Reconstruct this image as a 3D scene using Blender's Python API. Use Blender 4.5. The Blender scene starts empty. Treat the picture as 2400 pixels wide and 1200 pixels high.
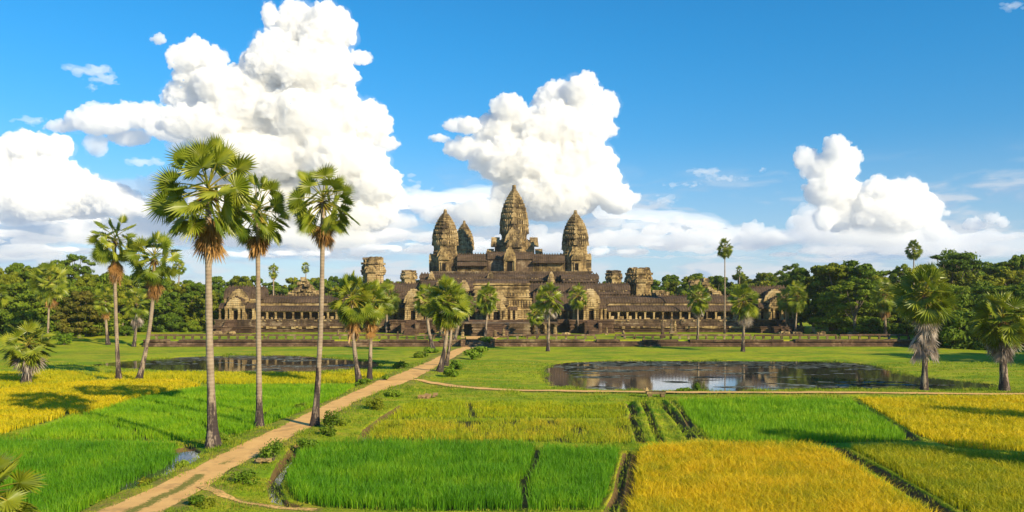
import bpy, math, random
import numpy as np
from mathutils import Vector, Matrix, noise as mnoise

sc = bpy.context.scene
COL = sc.collection
PI = math.pi

# ------------------------------------------------------------------ camera
FPX = 1917.0; CH = 9.5; HY = 705.0          # focal length and horizon row of the 2400 px wide photograph
cam_d = bpy.data.cameras.new("camera"); cam = bpy.data.objects.new("camera", cam_d); COL.objects.link(cam)
cam.location = (0, 0, CH); cam.rotation_euler = (PI/2, 0, 0)
cam_d.sensor_width = 36; cam_d.lens = FPX/2400*36; cam_d.shift_y = 105/2400
cam_d.clip_start = 0.5; cam_d.clip_end = 6000
sc.camera = cam
sc.render.resolution_x = 1024; sc.render.resolution_y = 512
sc.view_settings.view_transform = 'Standard'; sc.view_settings.look = 'None'
sc.view_settings.exposure = 0.60; sc.view_settings.gamma = 1.0
sc.cycles.max_bounces = 6; sc.cycles.diffuse_bounces = 3; sc.cycles.glossy_bounces = 3
sc.cycles.transparent_max_bounces = 8; sc.cycles.transmission_bounces = 3
sc.cycles.use_denoising = True

# ------------------------------------------------------------------ sun
SUN_EL = math.radians(26); SUN_AZ = math.radians(135)   # azimuth clockwise from +Y: behind the camera, to the right
sdir = Vector((math.sin(SUN_AZ)*math.cos(SUN_EL), math.cos(SUN_AZ)*math.cos(SUN_EL), math.sin(SUN_EL)))
sl = bpy.data.lights.new("sun", 'SUN'); sl.energy = 4.6; sl.angle = math.radians(0.5); sl.color = (1.0, 0.84, 0.55)
sun = bpy.data.objects.new("sun", sl); COL.objects.link(sun)
sun.rotation_euler = sdir.to_track_quat('Z', 'Y').to_euler(); sun.location = (60, -60, 80)

# ------------------------------------------------------------------ node helpers
class NT:
    def __init__(s, tree): s.t = tree; s.n = tree.nodes; s.l = tree.links
    def new(s, typ, **kw):
        n = s.n.new(typ)
        for k, v in kw.items(): setattr(n, k, v)
        return n
    def link(s, a, b): s.l.new(a, b)
    def _in(s, sock, v):
        if isinstance(v, bpy.types.NodeSocket): s.l.new(v, sock)
        elif v is not None: sock.default_value = v
    def math(s, op, a=None, b=None, c=None, clamp=False):
        n = s.new('ShaderNodeMath', operation=op, use_clamp=clamp)
        for i, v in enumerate((a, b, c)):
            if v is not None: s._in(n.inputs[i], v)
        return n.outputs[0]
    def vmath(s, op, a=None, b=None, c=None):
        n = s.new('ShaderNodeVectorMath', operation=op)
        for i, v in enumerate((a, b, c)):
            if v is not None: s._in(n.inputs[i], v)
        return n.outputs['Value'] if op in ('LENGTH', 'DISTANCE', 'DOT_PRODUCT') else n.outputs[0]
    def comb(s, x, y, z=0.0):
        n = s.new('ShaderNodeCombineXYZ')
        for i, v in enumerate((x, y, z)): s._in(n.inputs[i], v)
        return n.outputs[0]
    def sep(s, v):
        n = s.new('ShaderNodeSeparateXYZ'); s._in(n.inputs[0], v); return n.outputs
    def noise(s, vec, scale, detail=4, rough=0.55, dist=0.0, col=False, dims='3D'):
        n = s.new('ShaderNodeTexNoise', noise_dimensions=dims)
        s._in(n.inputs['Vector'], vec); n.inputs['Scale'].default_value = scale
        n.inputs['Detail'].default_value = detail; n.inputs['Roughness'].default_value = rough
        n.inputs['Distortion'].default_value = dist
        return n.outputs['Color' if col else 'Fac']
    def vor(s, vec, scale, detail=0, rough=0.5, feature='F1', smooth=0.5, rand=1.0, out='Distance'):
        n = s.new('ShaderNodeTexVoronoi', feature=feature, voronoi_dimensions='3D')
        s._in(n.inputs['Vector'], vec); n.inputs['Scale'].default_value = scale
        n.inputs['Detail'].default_value = detail; n.inputs['Roughness'].default_value = rough
        n.inputs['Randomness'].default_value = rand
        if feature == 'SMOOTH_F1': n.inputs['Smoothness'].default_value = smooth
        return n.outputs[out]
    def map(s, v, a, b, c=0.0, d=1.0, smooth=True):
        n = s.new('ShaderNodeMapRange', interpolation_type='SMOOTHSTEP' if smooth else 'LINEAR')
        s._in(n.inputs['Value'], v)
        for k, q in zip(('From Min', 'From Max', 'To Min', 'To Max'), (a, b, c, d)): s._in(n.inputs[k], q)
        return n.outputs['Result']
    def mix(s, fac, a, b, blend='MIX'):
        n = s.new('ShaderNodeMix', data_type='RGBA', blend_type=blend, clamp_factor=True)
        s._in(n.inputs[0], fac)
        for k, v in ((6, a), (7, b)):
            if isinstance(v, tuple) and len(v) == 3: v = (*v, 1)
            s._in(n.inputs[k], v)
        return n.outputs[2]
    def mixf(s, fac, a, b):
        n = s.new('ShaderNodeMix', data_type='FLOAT')
        s._in(n.inputs[0], fac); s._in(n.inputs[2], a); s._in(n.inputs[3], b)
        return n.outputs[0]
    def ramp(s, fac, stops):
        n = s.new('ShaderNodeValToRGB'); s._in(n.inputs[0], fac); e = n.color_ramp.elements
        while len(e) < len(stops): e.new(0.5)
        for el, (p, c) in zip(e, stops): el.position = p; el.color = (*c, 1) if len(c) == 3 else c
        return n.outputs[0]

# ------------------------------------------------------------------ world: Nishita sky with cumulus clouds placed by compass direction
def sky_pt(px, py):
    u = (px-1200)/FPX; v = (HY-py)/FPX
    return math.atan(u)*19.17, math.atan(v/math.sqrt(1+u*u))*19.17
CUM = [  # cumulus puffs: centre and radii
 (700,72,78,78),(770,95,72,82),(838,128,40,24),(740,180,105,80),(650,175,60,55),(590,170,35,45),(795,170,50,40),
 (450,135,50,42),(392,105,30,20),(470,190,75,48),(535,165,30,32),(440,240,75,62),
 (600,265,160,95),(740,290,140,105),(865,300,70,62),(905,340,42,26),(500,300,150,62),(330,285,100,40),(250,295,90,46),
 (175,300,55,26),(640,375,170,85),(790,390,130,95),(880,440,72,66),(700,480,200,80),(820,505,140,60),(560,420,120,70),
 (70,345,70,46),(130,340,52,34),(10,350,55,52),(80,400,110,52),(165,430,100,48),(255,462,110,42),(340,490,95,38),
 (50,460,95,56),(20,505,70,32),(440,520,130,34),(560,500,120,50),
 (1310,240,62,62),(1372,235,62,62),(1412,262,46,52),(1192,262,48,38),(1065,288,42,20),(1022,332,30,14),(1180,310,62,62),
 (1300,310,120,76),(1405,312,52,44),(1230,380,140,76),(1350,390,105,86),(1110,350,75,36),(1405,430,58,60),(1290,460,160,76),
 (1200,475,62,60),(1440,480,58,44),(1488,466,24,20),(1150,500,100,44),(1060,505,110,36),(960,515,90,40),(1430,515,90,28),
 (1952,360,40,44),(1992,372,28,30),(1890,382,34,34),(1945,405,82,42),(1945,450,78,50),(2055,452,52,40),(2130,455,62,44),
 (2165,500,58,52),(2085,505,110,62),(1985,500,80,60),(2180,545,48,36),(2050,560,120,42),(1925,515,34,40),
 (2295,525,46,24),(2352,522,20,16),(1770,545,48,30),(2240,560,60,24),(1600,545,90,26),(1430,555,90,24),(1290,560,120,30),
]
SOFT = [ # thin grey veil and wisps
 (212,168,56,20),(262,190,26,20),(215,205,26,26),(75,283,52,20),(1655,402,60,14),(1600,430,80,12),(1700,415,60,10),(1787,398,16,10),
 (300,320,120,40),(990,440,70,40),(1850,420,60,60),(600,430,300,80),(2380,15,40,14),(1820,560,150,50),(110,540,130,40),(1530,500,60,40),
 (330,300,180,60),(1750,520,60,24),(2250,500,60,30),
]
def build_world():
    w = bpy.data.worlds.new("World"); sc.world = w; w.use_nodes = True
    N = NT(w.node_tree); N.n.clear()
    out = N.new('ShaderNodeOutputWorld')
    sky = N.new('ShaderNodeTexSky', sky_type='NISHITA'); sky.sun_disc = False
    sky.sun_elevation = SUN_EL; sky.sun_rotation = SUN_AZ
    sky.air_density = 1.0; sky.dust_density = 0.0; sky.ozone_density = 4.0
    hs = N.new('ShaderNodeHueSaturation'); N.link(sky.outputs[0], hs.inputs['Color'])
    hs.inputs['Saturation'].default_value = 1.12; hs.inputs['Value'].default_value = 1.0
    G_ = N.new('ShaderNodeTexCoord').outputs['Generated']; d = N.sep(G_)
    tint = N.mix(1.0, hs.outputs[0], N.mix(N.map(d[2], 0.0, 0.34), (0.84, 0.94, 1.05), (0.34, 1.22, 1.42)), 'MULTIPLY')
    # soft far cloud low over the horizon
    hyp = N.math('SQRT', N.math('ADD', N.math('MULTIPLY', d[0], d[0]), N.math('MULTIPLY', d[1], d[1])))
    az = N.math('ARCTAN2', d[0], d[1]); el = N.math('ARCTAN2', d[2], hyp)
    q = N.comb(N.math('MULTIPLY', az, 7.0), N.math('MULTIPLY', el, 26.0), 2.3)
    q = N.vmath('ADD', q, N.vmath('MULTIPLY', N.noise(q, 1.3, 2, .5, col=True), (.8, .5, 0)))
    n = N.noise(q, 1.0, 6, .58); n2 = N.noise(N.vmath('ADD', q, (.10, .16, 0)), 1.0, 4, .58)
    win = N.map(el, .03, .20, 1.0, 0.0)
    m = N.math('MULTIPLY', N.map(N.math('ADD', n, N.math('MULTIPLY', win, .10)), .50, .66), N.map(el, .09, .175, 1.0, 0.0))
    pale = N.math('MULTIPLY', N.map(el, 0.0, .20, 1.0, 0.0), .55)
    c = N.mix(pale, tint, (4.3, 5.5, 7.4))
    ccol = N.mix(N.map(N.math('SUBTRACT', n2, n), -.05, .07), (6.3, 6.6, 7.1), (3.7, 4.8, 6.5))
    c = N.mix(N.math('MULTIPLY', m, .80), c, ccol)
    bg = N.new('ShaderNodeBackground'); N.link(c, bg.inputs['Color']); bg.inputs['Strength'].default_value = 0.078
    N.link(bg.outputs[0], out.inputs[0])
build_world()
def ico(sub):
    import bmesh
    bm = bmesh.new(); bmesh.ops.create_icosphere(bm, subdivisions=sub, radius=1.0)
    v = np.array([p.co[:] for p in bm.verts]); f = np.array([[q.index for q in g.verts] for g in bm.faces]); bm.free()
    return v, f
ICO = {k: ico(k) for k in (1, 2, 3, 4)}
def np_mesh(name, V, F, mat=None, smooth=False):
    """mesh from numpy arrays; F is (n,3) or (n,4)"""
    V = np.ascontiguousarray(V, np.float32); F = np.ascontiguousarray(F, np.int32)
    me = bpy.data.meshes.new(name); k = F.shape[1]
    me.vertices.add(len(V)); me.vertices.foreach_set('co', V.ravel())
    me.loops.add(F.size); me.loops.foreach_set('vertex_index', F.ravel())
    me.polygons.add(len(F)); me.polygons.foreach_set('loop_start', np.arange(len(F), dtype=np.int32)*k)
    me.polygons.foreach_set('use_smooth', np.full(len(F), smooth))
    me.update(calc_edges=True)
    if mat: me.materials.append(mat)
    return me
# cumulus puffs of each cloud: centre and radii (sight lines in the photograph, scaled out to the cloud's distance)
CLOUDS = {
 'tower': (2600, 0.070, 515, [(700,68,72,72),(640,45,22,34),(770,90,66,76),(820,70,18,34),(838,128,34,22),(740,180,110,76),(645,175,62,58),(600,150,44,50),(660,140,70,64),(720,140,100,60),(500,150,46,36),(455,150,56,40),(430,120,44,22),(800,180,46,32),
  (470,118,34,26),(430,140,34,30),(388,104,22,14),(475,190,76,50),(540,160,24,24),(430,225,50,46),(525,215,60,50),(600,265,150,95),(740,290,140,105),
  (868,295,56,60),(902,335,40,22),(500,300,130,52),(620,375,170,70),(790,390,128,95),(875,440,66,64),(700,480,190,80),(820,505,130,60),(560,430,120,66),(620,540,150,30),(860,500,84,50),(760,560,150,36),(925,455,26,30),(560,480,120,60)]),
 'arm': (3000, 0.045, 330, [(150,300,46,18),(480,350,90,46),(420,310,70,36),(360,280,60,30),(330,275,90,36),(250,290,90,40),(180,298,46,20),(400,290,70,44),(300,320,60,26),(230,340,30,36),(600,360,60,60)]),
 'left': (2800, 0.060, 500, [(55,345,56,46),(130,345,46,36),(10,355,45,52),(80,400,105,50),(160,430,90,44),(245,455,90,36),(300,485,70,36),(400,500,80,26),(200,480,120,40),(330,520,120,36),(110,480,120,50),(420,470,60,30),(50,460,95,50),(20,505,66,26),(-60,420,80,90),
  (330,520,120,18)]),
 'middle': (2700, 0.070, 498, [(1300,235,50,54),(1362,222,48,48),(1408,255,44,48),(1440,250,16,30),(1190,262,44,36),(1065,290,34,18),(1100,300,34,24),(1030,328,30,12),(1175,310,64,58),
  (1300,310,118,72),(1402,305,48,34),(1440,295,16,10),(1230,385,135,72),(1345,390,98,84),(1100,350,68,32),(1405,430,54,60),(1290,460,150,74),(1200,475,56,56),(1440,475,52,40),
  (1488,464,20,14),(1130,500,90,40),(1060,505,90,30)]),
 'right': (2700, 0.060, 535, [(1950,355,34,38),(1992,372,26,32),(1885,375,30,30),(1945,400,80,42),(1945,450,76,50),(2055,455,48,40),(2120,452,52,38),(2165,495,50,48),(2085,505,110,58),
  (1985,500,76,56),(2185,545,36,30),(2210,500,14,10),(2050,558,120,30),(1925,515,30,36)]),
 'right base': (3000, 0.010, 700, [(1960,545,90,50),(2100,560,120,46),(2190,575,70,30),(1900,520,50,50),(2260,575,90,24),(1780,570,90,24)]),
 'left base': (3100, 0.009, 700, [(120,540,150,44),(300,550,150,40),(480,540,140,46),(620,560,130,40),(430,440,110,50),(40,580,120,26)]),
 'small right': (3300, 0.035, 600, [(2295,525,38,18),(2325,512,24,14),(2355,520,16,14),(2340,550,14,7)]),
 'low heads': (3600, 0.024, 545, [(1765,535,32,20),(1800,545,24,14),(1740,550,24,12),(1590,520,16,20),(1560,530,26,20),(1580,548,50,14),(1650,550,34,16),(1530,545,40,14),(1430,520,50,16),(1380,548,70,14),
  (950,470,16,30),(985,480,36,26),(1040,500,50,24),(930,520,60,22),(110,542,24,10),(30,520,60,14)]),
 'base': (2800, 0.0042, 700, [(900,540,120,44),(1050,550,120,44),(1180,530,140,54),(1330,530,150,54),(1280,510,120,40),(780,530,150,44),(1480,560,100,30),(700,560,160,40),(500,570,140,32),(250,560,140,30),(100,590,120,24),(1960,570,120,26),(2100,590,130,22),(1680,590,120,20)]),
 'veil': (3400, 0.006, 600, [(212,165,48,14),(250,185,30,16),(215,205,14,14),(160,158,12,6),(75,283,30,9),(1655,402,34,10),(1600,432,60,7),(1690,418,50,8),(1787,398,9,7),
  (2375,15,24,10),(1560,470,26,18),(960,450,40,40),(340,380,40,12)]),
}
# flat layers low over the horizon: centre and half sizes
LAYERS = (5200, 0.008, [(120,560,200,12),(330,545,190,10),(60,590,160,9),(480,565,160,12),(300,590,150,7),(860,555,180,13),(760,520,120,14),(1000,560,180,10),(900,585,160,8),(1180,580,200,10),(740,600,110,7),
  (1450,565,170,14),(1600,585,150,10),(1400,595,120,8),(1720,570,130,14),(1900,560,130,20),(2050,590,190,12),(2230,560,120,16),(2300,590,140,9),(1560,540,120,14),(1960,520,100,30),(2140,575,130,18),
  (600,600,110,6),(180,520,120,12),(1300,555,140,18)])
BANK = [(1180,500,260,60),(740,520,380,70),(200,520,340,60),(60,560,420,46),(420,540,420,60),(820,545,380,50),(1250,560,420,46),(1600,570,300,34),(1900,575,260,34),(2200,580,260,30),(650,500,300,40),(1000,500,240,40),(1450,530,260,34)]
def cloud_mat(dens, g=-.1):
    m = bpy.data.materials.new('cloud_vapour'); m.use_nodes = True; N = NT(m.node_tree); N.n.clear()
    o = N.new('ShaderNodeOutputMaterial')
    v = N.new('ShaderNodeVolumeScatter'); v.inputs['Density'].default_value = dens; v.inputs['Anisotropy'].default_value = g
    v.inputs['Color'].default_value = (.972, .976, .985, 1)
    N.link(v.outputs[0], o.inputs['Volume'])
    return m
def cloud_obj(V, F, dens, vox, amps, g=-.1):
    me = np_mesh('cloud', V, F, cloud_mat(dens, g), True); o = bpy.data.objects.new('cloud', me); COL.objects.link(o)
    o['kind'] = 'structure'
    rm = o.modifiers.new('r', 'REMESH'); rm.mode = 'VOXEL'; rm.voxel_size = vox; rm.use_smooth_shade = True
    for i, (size, amp, typ) in enumerate(amps):
        t = bpy.data.textures.new('billow', typ)
        if typ == 'VORONOI': t.noise_scale = size; t.noise_intensity = 1.0
        else: t.noise_scale = size; t.noise_depth = 3
        dm = o.modifiers.new('d', 'DISPLACE'); dm.texture = t; dm.strength = amp; dm.mid_level = 0.5
        dm.texture_coords = 'GLOBAL'
    return o
def build_clouds():
    rng = np.random.default_rng(5)
    def ragged(lst, D, dens):
        k = D/FPX; core = []
        for (px, py, rx, ry) in lst:
            for i in range(70):
                a = rng.normal(0, .42, 2); r = rng.uniform(.06, .26)*min(rx, ry*3)
                core.append((np.array([(px-1200+a[0]*rx*1.3)*k, D+rng.uniform(-30, 30), CH+(HY-py+a[1]*ry)*k]), np.array([r*1.5, r, r*.55])*k, 1))
        Vs, Fs, off = [], [], 0
        for (cc, rr, sub) in core:
            v, f = ICO[sub]; Vs.append(v*rr + cc); Fs.append(f+off); off += len(v)
        cloud_obj(np.concatenate(Vs), np.concatenate(Fs), dens, 5.0, [(26, 16, 'CLOUDS')], -.2)
    for key, (D, dens, cut, puffs) in CLOUDS.items():
      if key == 'veil': ragged(puffs, D, .010); continue
      k = D/FPX
      for low in (False, True):
        core, shell = [], []
        for (px, py, rx, ry) in puffs:
            if (py > cut) != low: continue
            c = np.array([(px-1200)*k, D + rng.uniform(-50, 50), CH+(HY-py)*k])
            R = np.array([rx, min(rx, ry)*1.1, ry])*k*0.84
            core.append((c, R*.97, 3)); shell.append((c, R*1.10, 3))
            n1 = 80 if rx > 40 else 44
            for i in range(n1):
                d = rng.normal(size=3); d /= np.linalg.norm(d); d[1] = -abs(d[1])*0.8
                if d[2] < -0.3: d[2] *= -0.6
                s = rng.uniform(0.10, 0.36); c1 = c + d*R*rng.uniform(.86, 1.04); r1 = np.full(3, R.min()*s)
                core.append((c1, r1, 2)); shell.append((c1, r1*1.35, 2))
                for j in range(8):
                    e = rng.normal(size=3); e /= np.linalg.norm(e); e[1] = -abs(e[1])
                    core.append((c1+e*r1*1.04, r1*rng.uniform(.22, .5), 1))
        def cat(L):
            Vs, Fs, off = [], [], 0
            for (cc, rr, sub) in L:
                v, f = ICO[sub]; Vs.append(v*rr + cc); Fs.append(f+off); off += len(v)
            return np.concatenate(Vs), np.concatenate(Fs)
        if not core: continue
        q = k/1.3
        V, F = cat(core); cloud_obj(V, F, dens*(.45 if low else 1), 3.2*D/2600, [(60*q, -8, 'VORONOI'), (20*q, -10, 'VORONOI'), (8*q, -7, 'VORONOI')])
        if dens > .02:
            V, F = cat(shell); cloud_obj(V, F, dens*(.03 if low else .035), 6.0*D/2600, [(60*q, 34, 'CLOUDS'), (16*q, 18, 'CLOUDS')])
    def flat(lst, D, dens, g, vox, dep, amp):
        k = D/FPX; Vs, Fs, off = [], [], 0
        for (px, py, rx, ry) in lst:
            for i in range(18):
                q = rng.uniform(-1, 1); s = math.sqrt(1-q*q*0.9)
                c = np.array([(px-1200+q*rx)*k, D+rng.uniform(-300, 300), CH+(HY-py+rng.uniform(-.4, .9)*ry*s)*k])
                v, f = ICO[2]; Vs.append(v*np.array([rx*rng.uniform(.08, .35), rx*.3, ry*rng.uniform(.3, 1.1)*s])*k+c); Fs.append(f+off); off += len(v)
        cloud_obj(np.concatenate(Vs), np.concatenate(Fs), dens, vox, [(90, amp, 'CLOUDS')], g)
    flat(LAYERS[2], LAYERS[0], LAYERS[1], -.3, 12.0, 0, 40)
    # thin pale vapour bank low in the distance
    D = 5600.0; k = D/FPX; Vs, Fs, off = [], [], 0
    for (px, py, rx, ry) in BANK:
        v, f = ICO[3]; Vs.append(v*np.array([rx*k, 700, ry*k])+np.array([(px-1200)*k, D+rng.uniform(-100, 100), CH+(HY-py)*k])); Fs.append(f+off); off += len(v)
    cloud_obj(np.concatenate(Vs), np.concatenate(Fs), 0.0016, 22.0, [(160, 70, 'CLOUDS')], -.35)
    sc.cycles.volume_bounces = 20; sc.cycles.max_bounces = 22
build_clouds()
# ------------------------------------------------------------------ measuring helpers: a sight line of the photograph to a place on the ground
def G(px, py, z=0.0):
    Y = (CH-z)*FPX/(py-HY); return ((px-1200)/FPX*Y, Y)
def XW(px, Y): return (px-1200)/FPX*Y
def ZW(py, Y): return CH+(HY-py)/FPX*Y
def GP(pts, z=0.0): return np.array([G(x, y, z) for x, y in pts])
def tag(o, label=None, cat=None, group=None, kind=None):
    if label: o['label'] = label
    if cat: o['category'] = cat
    if group: o['group'] = group
    if kind: o['kind'] = kind
    return o
def link_obj(name, me, parent=None, loc=None):
    o = bpy.data.objects.new(name, me); COL.objects.link(o)
    if parent: o.parent = parent
    if loc is not None: o.location = loc
    return o
def empty(name, loc, rz=0.0):
    o = bpy.data.objects.new(name, None); COL.objects.link(o); o.location = loc; o.rotation_euler = (0, 0, rz); o.empty_display_size = 0.3
    return o
def hash2(ix, iy, seed):
    h = (ix.astype(np.int64)*374761393 + iy.astype(np.int64)*668265263 + seed*1442695041) & 0x7fffffff
    h = ((h ^ (h >> 13))*1274126177) & 0x7fffffff
    return (h ^ (h >> 16)) % 65536/65535.0
def vnoise(x, y, scale, seed=0, octv=2):
    x = np.asarray(x, float); y = np.asarray(y, float); out = 0; amp = 1; tot = 0
    for o in range(octv):
        X = x/scale; Y = y/scale; ix = np.floor(X); iy = np.floor(Y); fx = X-ix; fy = Y-iy
        fx = fx*fx*(3-2*fx); fy = fy*fy*(3-2*fy)
        a = hash2(ix, iy, seed+o); b = hash2(ix+1, iy, seed+o); c = hash2(ix, iy+1, seed+o); d = hash2(ix+1, iy+1, seed+o)
        out = out + amp*((a*(1-fx)+b*fx)*(1-fy)+(c*(1-fx)+d*fx)*fy); tot += amp; amp *= .5; scale *= .5
    return out/tot
def seg_dist(P, a, b):
    d = b-a; t = np.clip(((P-a)@d)/max(d@d, 1e-9), 0, 1); q = P-(a+t[:, None]*d); return np.hypot(q[:, 0], q[:, 1])
def line_dist(P, pts):
    r = np.full(len(P), 1e9)
    for i in range(len(pts)-1): r = np.minimum(r, seg_dist(P, pts[i], pts[i+1]))
    return r
def inside(P, poly):
    r = np.zeros(len(P), bool); n = len(poly); j = n-1
    for i in range(n):
        xi, yi = poly[i]; xj, yj = poly[j]
        c = ((yi > P[:, 1]) != (yj > P[:, 1])) & (P[:, 0] < (xj-xi)*(P[:, 1]-yi)/((yj-yi) if yj != yi else 1e-9)+xi)
        r ^= c; j = i
    return r
def sdist(P, poly, far=12.0):
    """signed distance, positive inside"""
    lo = poly.min(0)-far; hi = poly.max(0)+far
    m = (P[:, 0] > lo[0]) & (P[:, 0] < hi[0]) & (P[:, 1] > lo[1]) & (P[:, 1] < hi[1])
    r = np.full(len(P), -far, float)
    if m.any():
        Q = P[m]; d = line_dist(Q, np.vstack([poly, poly[:1]])); r[m] = np.where(inside(Q, poly), d, -d)
    return r
def sstep(x, a, b):
    t = np.clip((x-a)/(b-a), 0, 1); return t*t*(3-2*t)

# ------------------------------------------------------------------ plan of the place
FIELDS = {  # rice fields: outline, kind, blade height, grid step
 'near left': ([(-420,1034),(40,1037),(250,1036),(400,1040),(424,1056),(400,1092),(330,1124),(262,1162),(185,1205),(60,1290),(-900,1290)], 'green', .62, .24),
 'middle left': ([(30,1028),(105,1000),(190,974),(290,948),(380,925),(470,911),(600,906),(836,906),(800,930),(745,952),(655,988),(560,1020),(470,1032),(330,1031)], 'fresh', .55, .27),
 'yellow left': ([(-420,925),(0,915),(130,900),(300,894),(440,894),(466,905),(380,920),(290,942),(235,960),(160,972),(90,992),(0,1018),(-300,1075)], 'yellow', .6, .33),
 'yellow back': ([(250,876),(340,873),(500,873),(700,874),(850,872),(905,877),(900,885),(830,897),(600,899),(480,899),(440,889),(330,889),(255,886),(205,877)], 'lemon', .55, .42),
 'far left lime': ([(-350,880),(0,872),(120,868),(190,874),(236,888),(120,895),(0,908),(-420,918)], 'lemon', .5, .40),
 'near right': ([(672,1108),(700,1062),(745,1046),(880,1041),(1080,1041),(1250,1048),(1452,1055),(1446,1092),(1434,1128),(1424,1160),(1405,1188),(1240,1194),(950,1192),(760,1184),(690,1168),(668,1140)], 'green', .66, .23),
 'middle right upper': ([(965,943),(1100,941),(1462,946),(1470,978),(1300,980),(1050,979),(905,981),(930,960)], 'lime', .45, .33),
 'middle right lower': ([(892,986),(1100,984),(1470,984),(1480,1008),(1478,1040),(1300,1036),(1100,1032),(870,1031),(856,1022),(868,1005)], 'mixed', .5, .30),
 'back right green': ([(1588,940),(1720,938),(2000,938),(2060,968),(2128,1020),(2120,1034),(1900,1038),(1790,1040),(1665,1032),(1632,1004),(1608,972)], 'fresh', .55, .30),
 'back right yellow': ([(2012,937),(2200,934),(2500,934),(2900,940),(2900,1060),(2600,1058),(2400,1056),(2240,1050),(2150,1020),(2080,976)], 'yellow', .6, .33),
 'near right yellow': ([(1512,1054),(1640,1047),(1800,1046),(1905,1050),(1950,1066),(2030,1110),(2130,1170),(2230,1240),(2260,1290),(1470,1290),(1480,1220),(1478,1180),(1490,1110),(1498,1070)], 'gold', .68, .23),
 'far right yellow': ([(1992,1050),(2110,1044),(2240,1060),(2400,1068),(2700,1082),(3100,1290),(2420,1290),(2290,1215),(2180,1150),(2080,1094)], 'olive', .6, .27),
}
POND_L = [(232,853),(300,845),(370,840),(440,835),(560,831),(700,833),(800,840),(880,848),(870,858),(800,866),(700,869),(560,868),(420,867),(300,863)]
POND_R = [(1288,884),(1284,866),(1300,855),(1350,848),(1430,845),(1600,845),(1800,845),(1960,846),(2040,854),(2080,868),(2140,880),(2200,888),(2300,897),(2330,906),(2240,912),(2100,908),(1900,909),(1700,912),(1500,911),(1380,909),(1310,900)]
PATH_L = [(90,1290),(250,1200),(365,1150),(455,1104),(560,1052),(620,1026),(668,1002),(740,964),(790,942),(850,916),(890,899),(930,884),(965,868),(1000,852),(1030,838),(1062,824),(1088,813)]
PATH_R = [(300,1290),(385,1200),(470,1152),(545,1104),(640,1052),(692,1026),(736,1002),(800,964),(842,942),(905,916),(965,896),(985,884),(1012,868),(1038,852),(1066,838),(1090,824),(1118,813)]
SIDE = [(905,898),(985,896),(1060,907),(1140,913),(1240,917),(1400,919),(1700,922),(2000,924),(2300,926),(2600,928),(3000,930)]
FOOT = [(470,1146),(520,1164),(580,1178),(660,1188),(740,1192)]
ROUGH = [(2300,917),(2400,915),(2600,914),(2600,932),(2420,926),(2340,922)]
GAPS = [  # furrows between the stands of rice
 [(188,976),(240,992),(300,1010),(352,1032)], [(330,958),(400,978),(440,990),(500,1004),(560,1022)], [(395,948),(470,966),(560,984)], [(640,955),(600,985)],
 [(150,958),(166,982)], [(1262,1052),(1256,1085),(1228,1130),(1232,1200)], [(200,872),(235,890)], [(60,884),(140,903)], [(1100,941),(1110,980)],
 [(1960,1050),(1975,1060)], [(470,1000),(500,1012)],
]
DITCH = [ # water channels, (points, half width, depth)
 ([(1474,946),(1486,966),(1480,985),(1494,1010),(1502,1042)], .30, .45), ([(1506,942),(1520,970),(1530,1000),(1548,1040)], .24, .42),
 ([(1545,944),(1570,965),(1596,995),(1622,1034)], .30, .45), ([(1572,942),(1600,968),(1618,1000),(1650,1036)], .25, .3),
 ([(1470,1060),(1458,1100),(1450,1150),(1425,1200),(1412,1290)], .25, .45), ([(1490,1062),(1484,1110),(1470,1170),(1466,1290)], .3, .4),
 ([(1962,1050),(2010,1078),(2075,1108),(2160,1160),(2260,1235)], .45, .45), ([(2002,940),(2060,975),(2120,1010),(2148,1034)], .35, .4),
 ([(945,948),(900,975),(862,1006),(848,1030)], .35, .4), ([(700,1048),(664,1088),(640,1130),(650,1168),(690,1180)], .34, .5),
 ([(428,1052),(446,1068),(408,1092),(350,1118),(305,1140)], .80, .5), ([(340,1036),(440,1040),(452,1058)], .3, .3),
]
fieldW = {k: GP(v[0]) for k, v in FIELDS.items()}
pondL, pondR = GP(POND_L, -.15), GP(POND_R, -.15)
pL, pR = GP(PATH_L), GP(PATH_R); pL, pR = pL+(pL-pR)*.08, pR+(pR-pL)*.08; path_poly = np.vstack([pL, pR[::-1]]); path_mid = (pL+pR)/2
sideW, footW = GP(SIDE), GP(FOOT); roughW = GP(ROUGH)
gapsW = [GP(g) for g in GAPS]; ditchW = [(GP(p), w, d) for p, w, d in DITCH]
TERR = 170.0; TX0, TX1 = XW(338, TERR), XW(2135, TERR)

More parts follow.
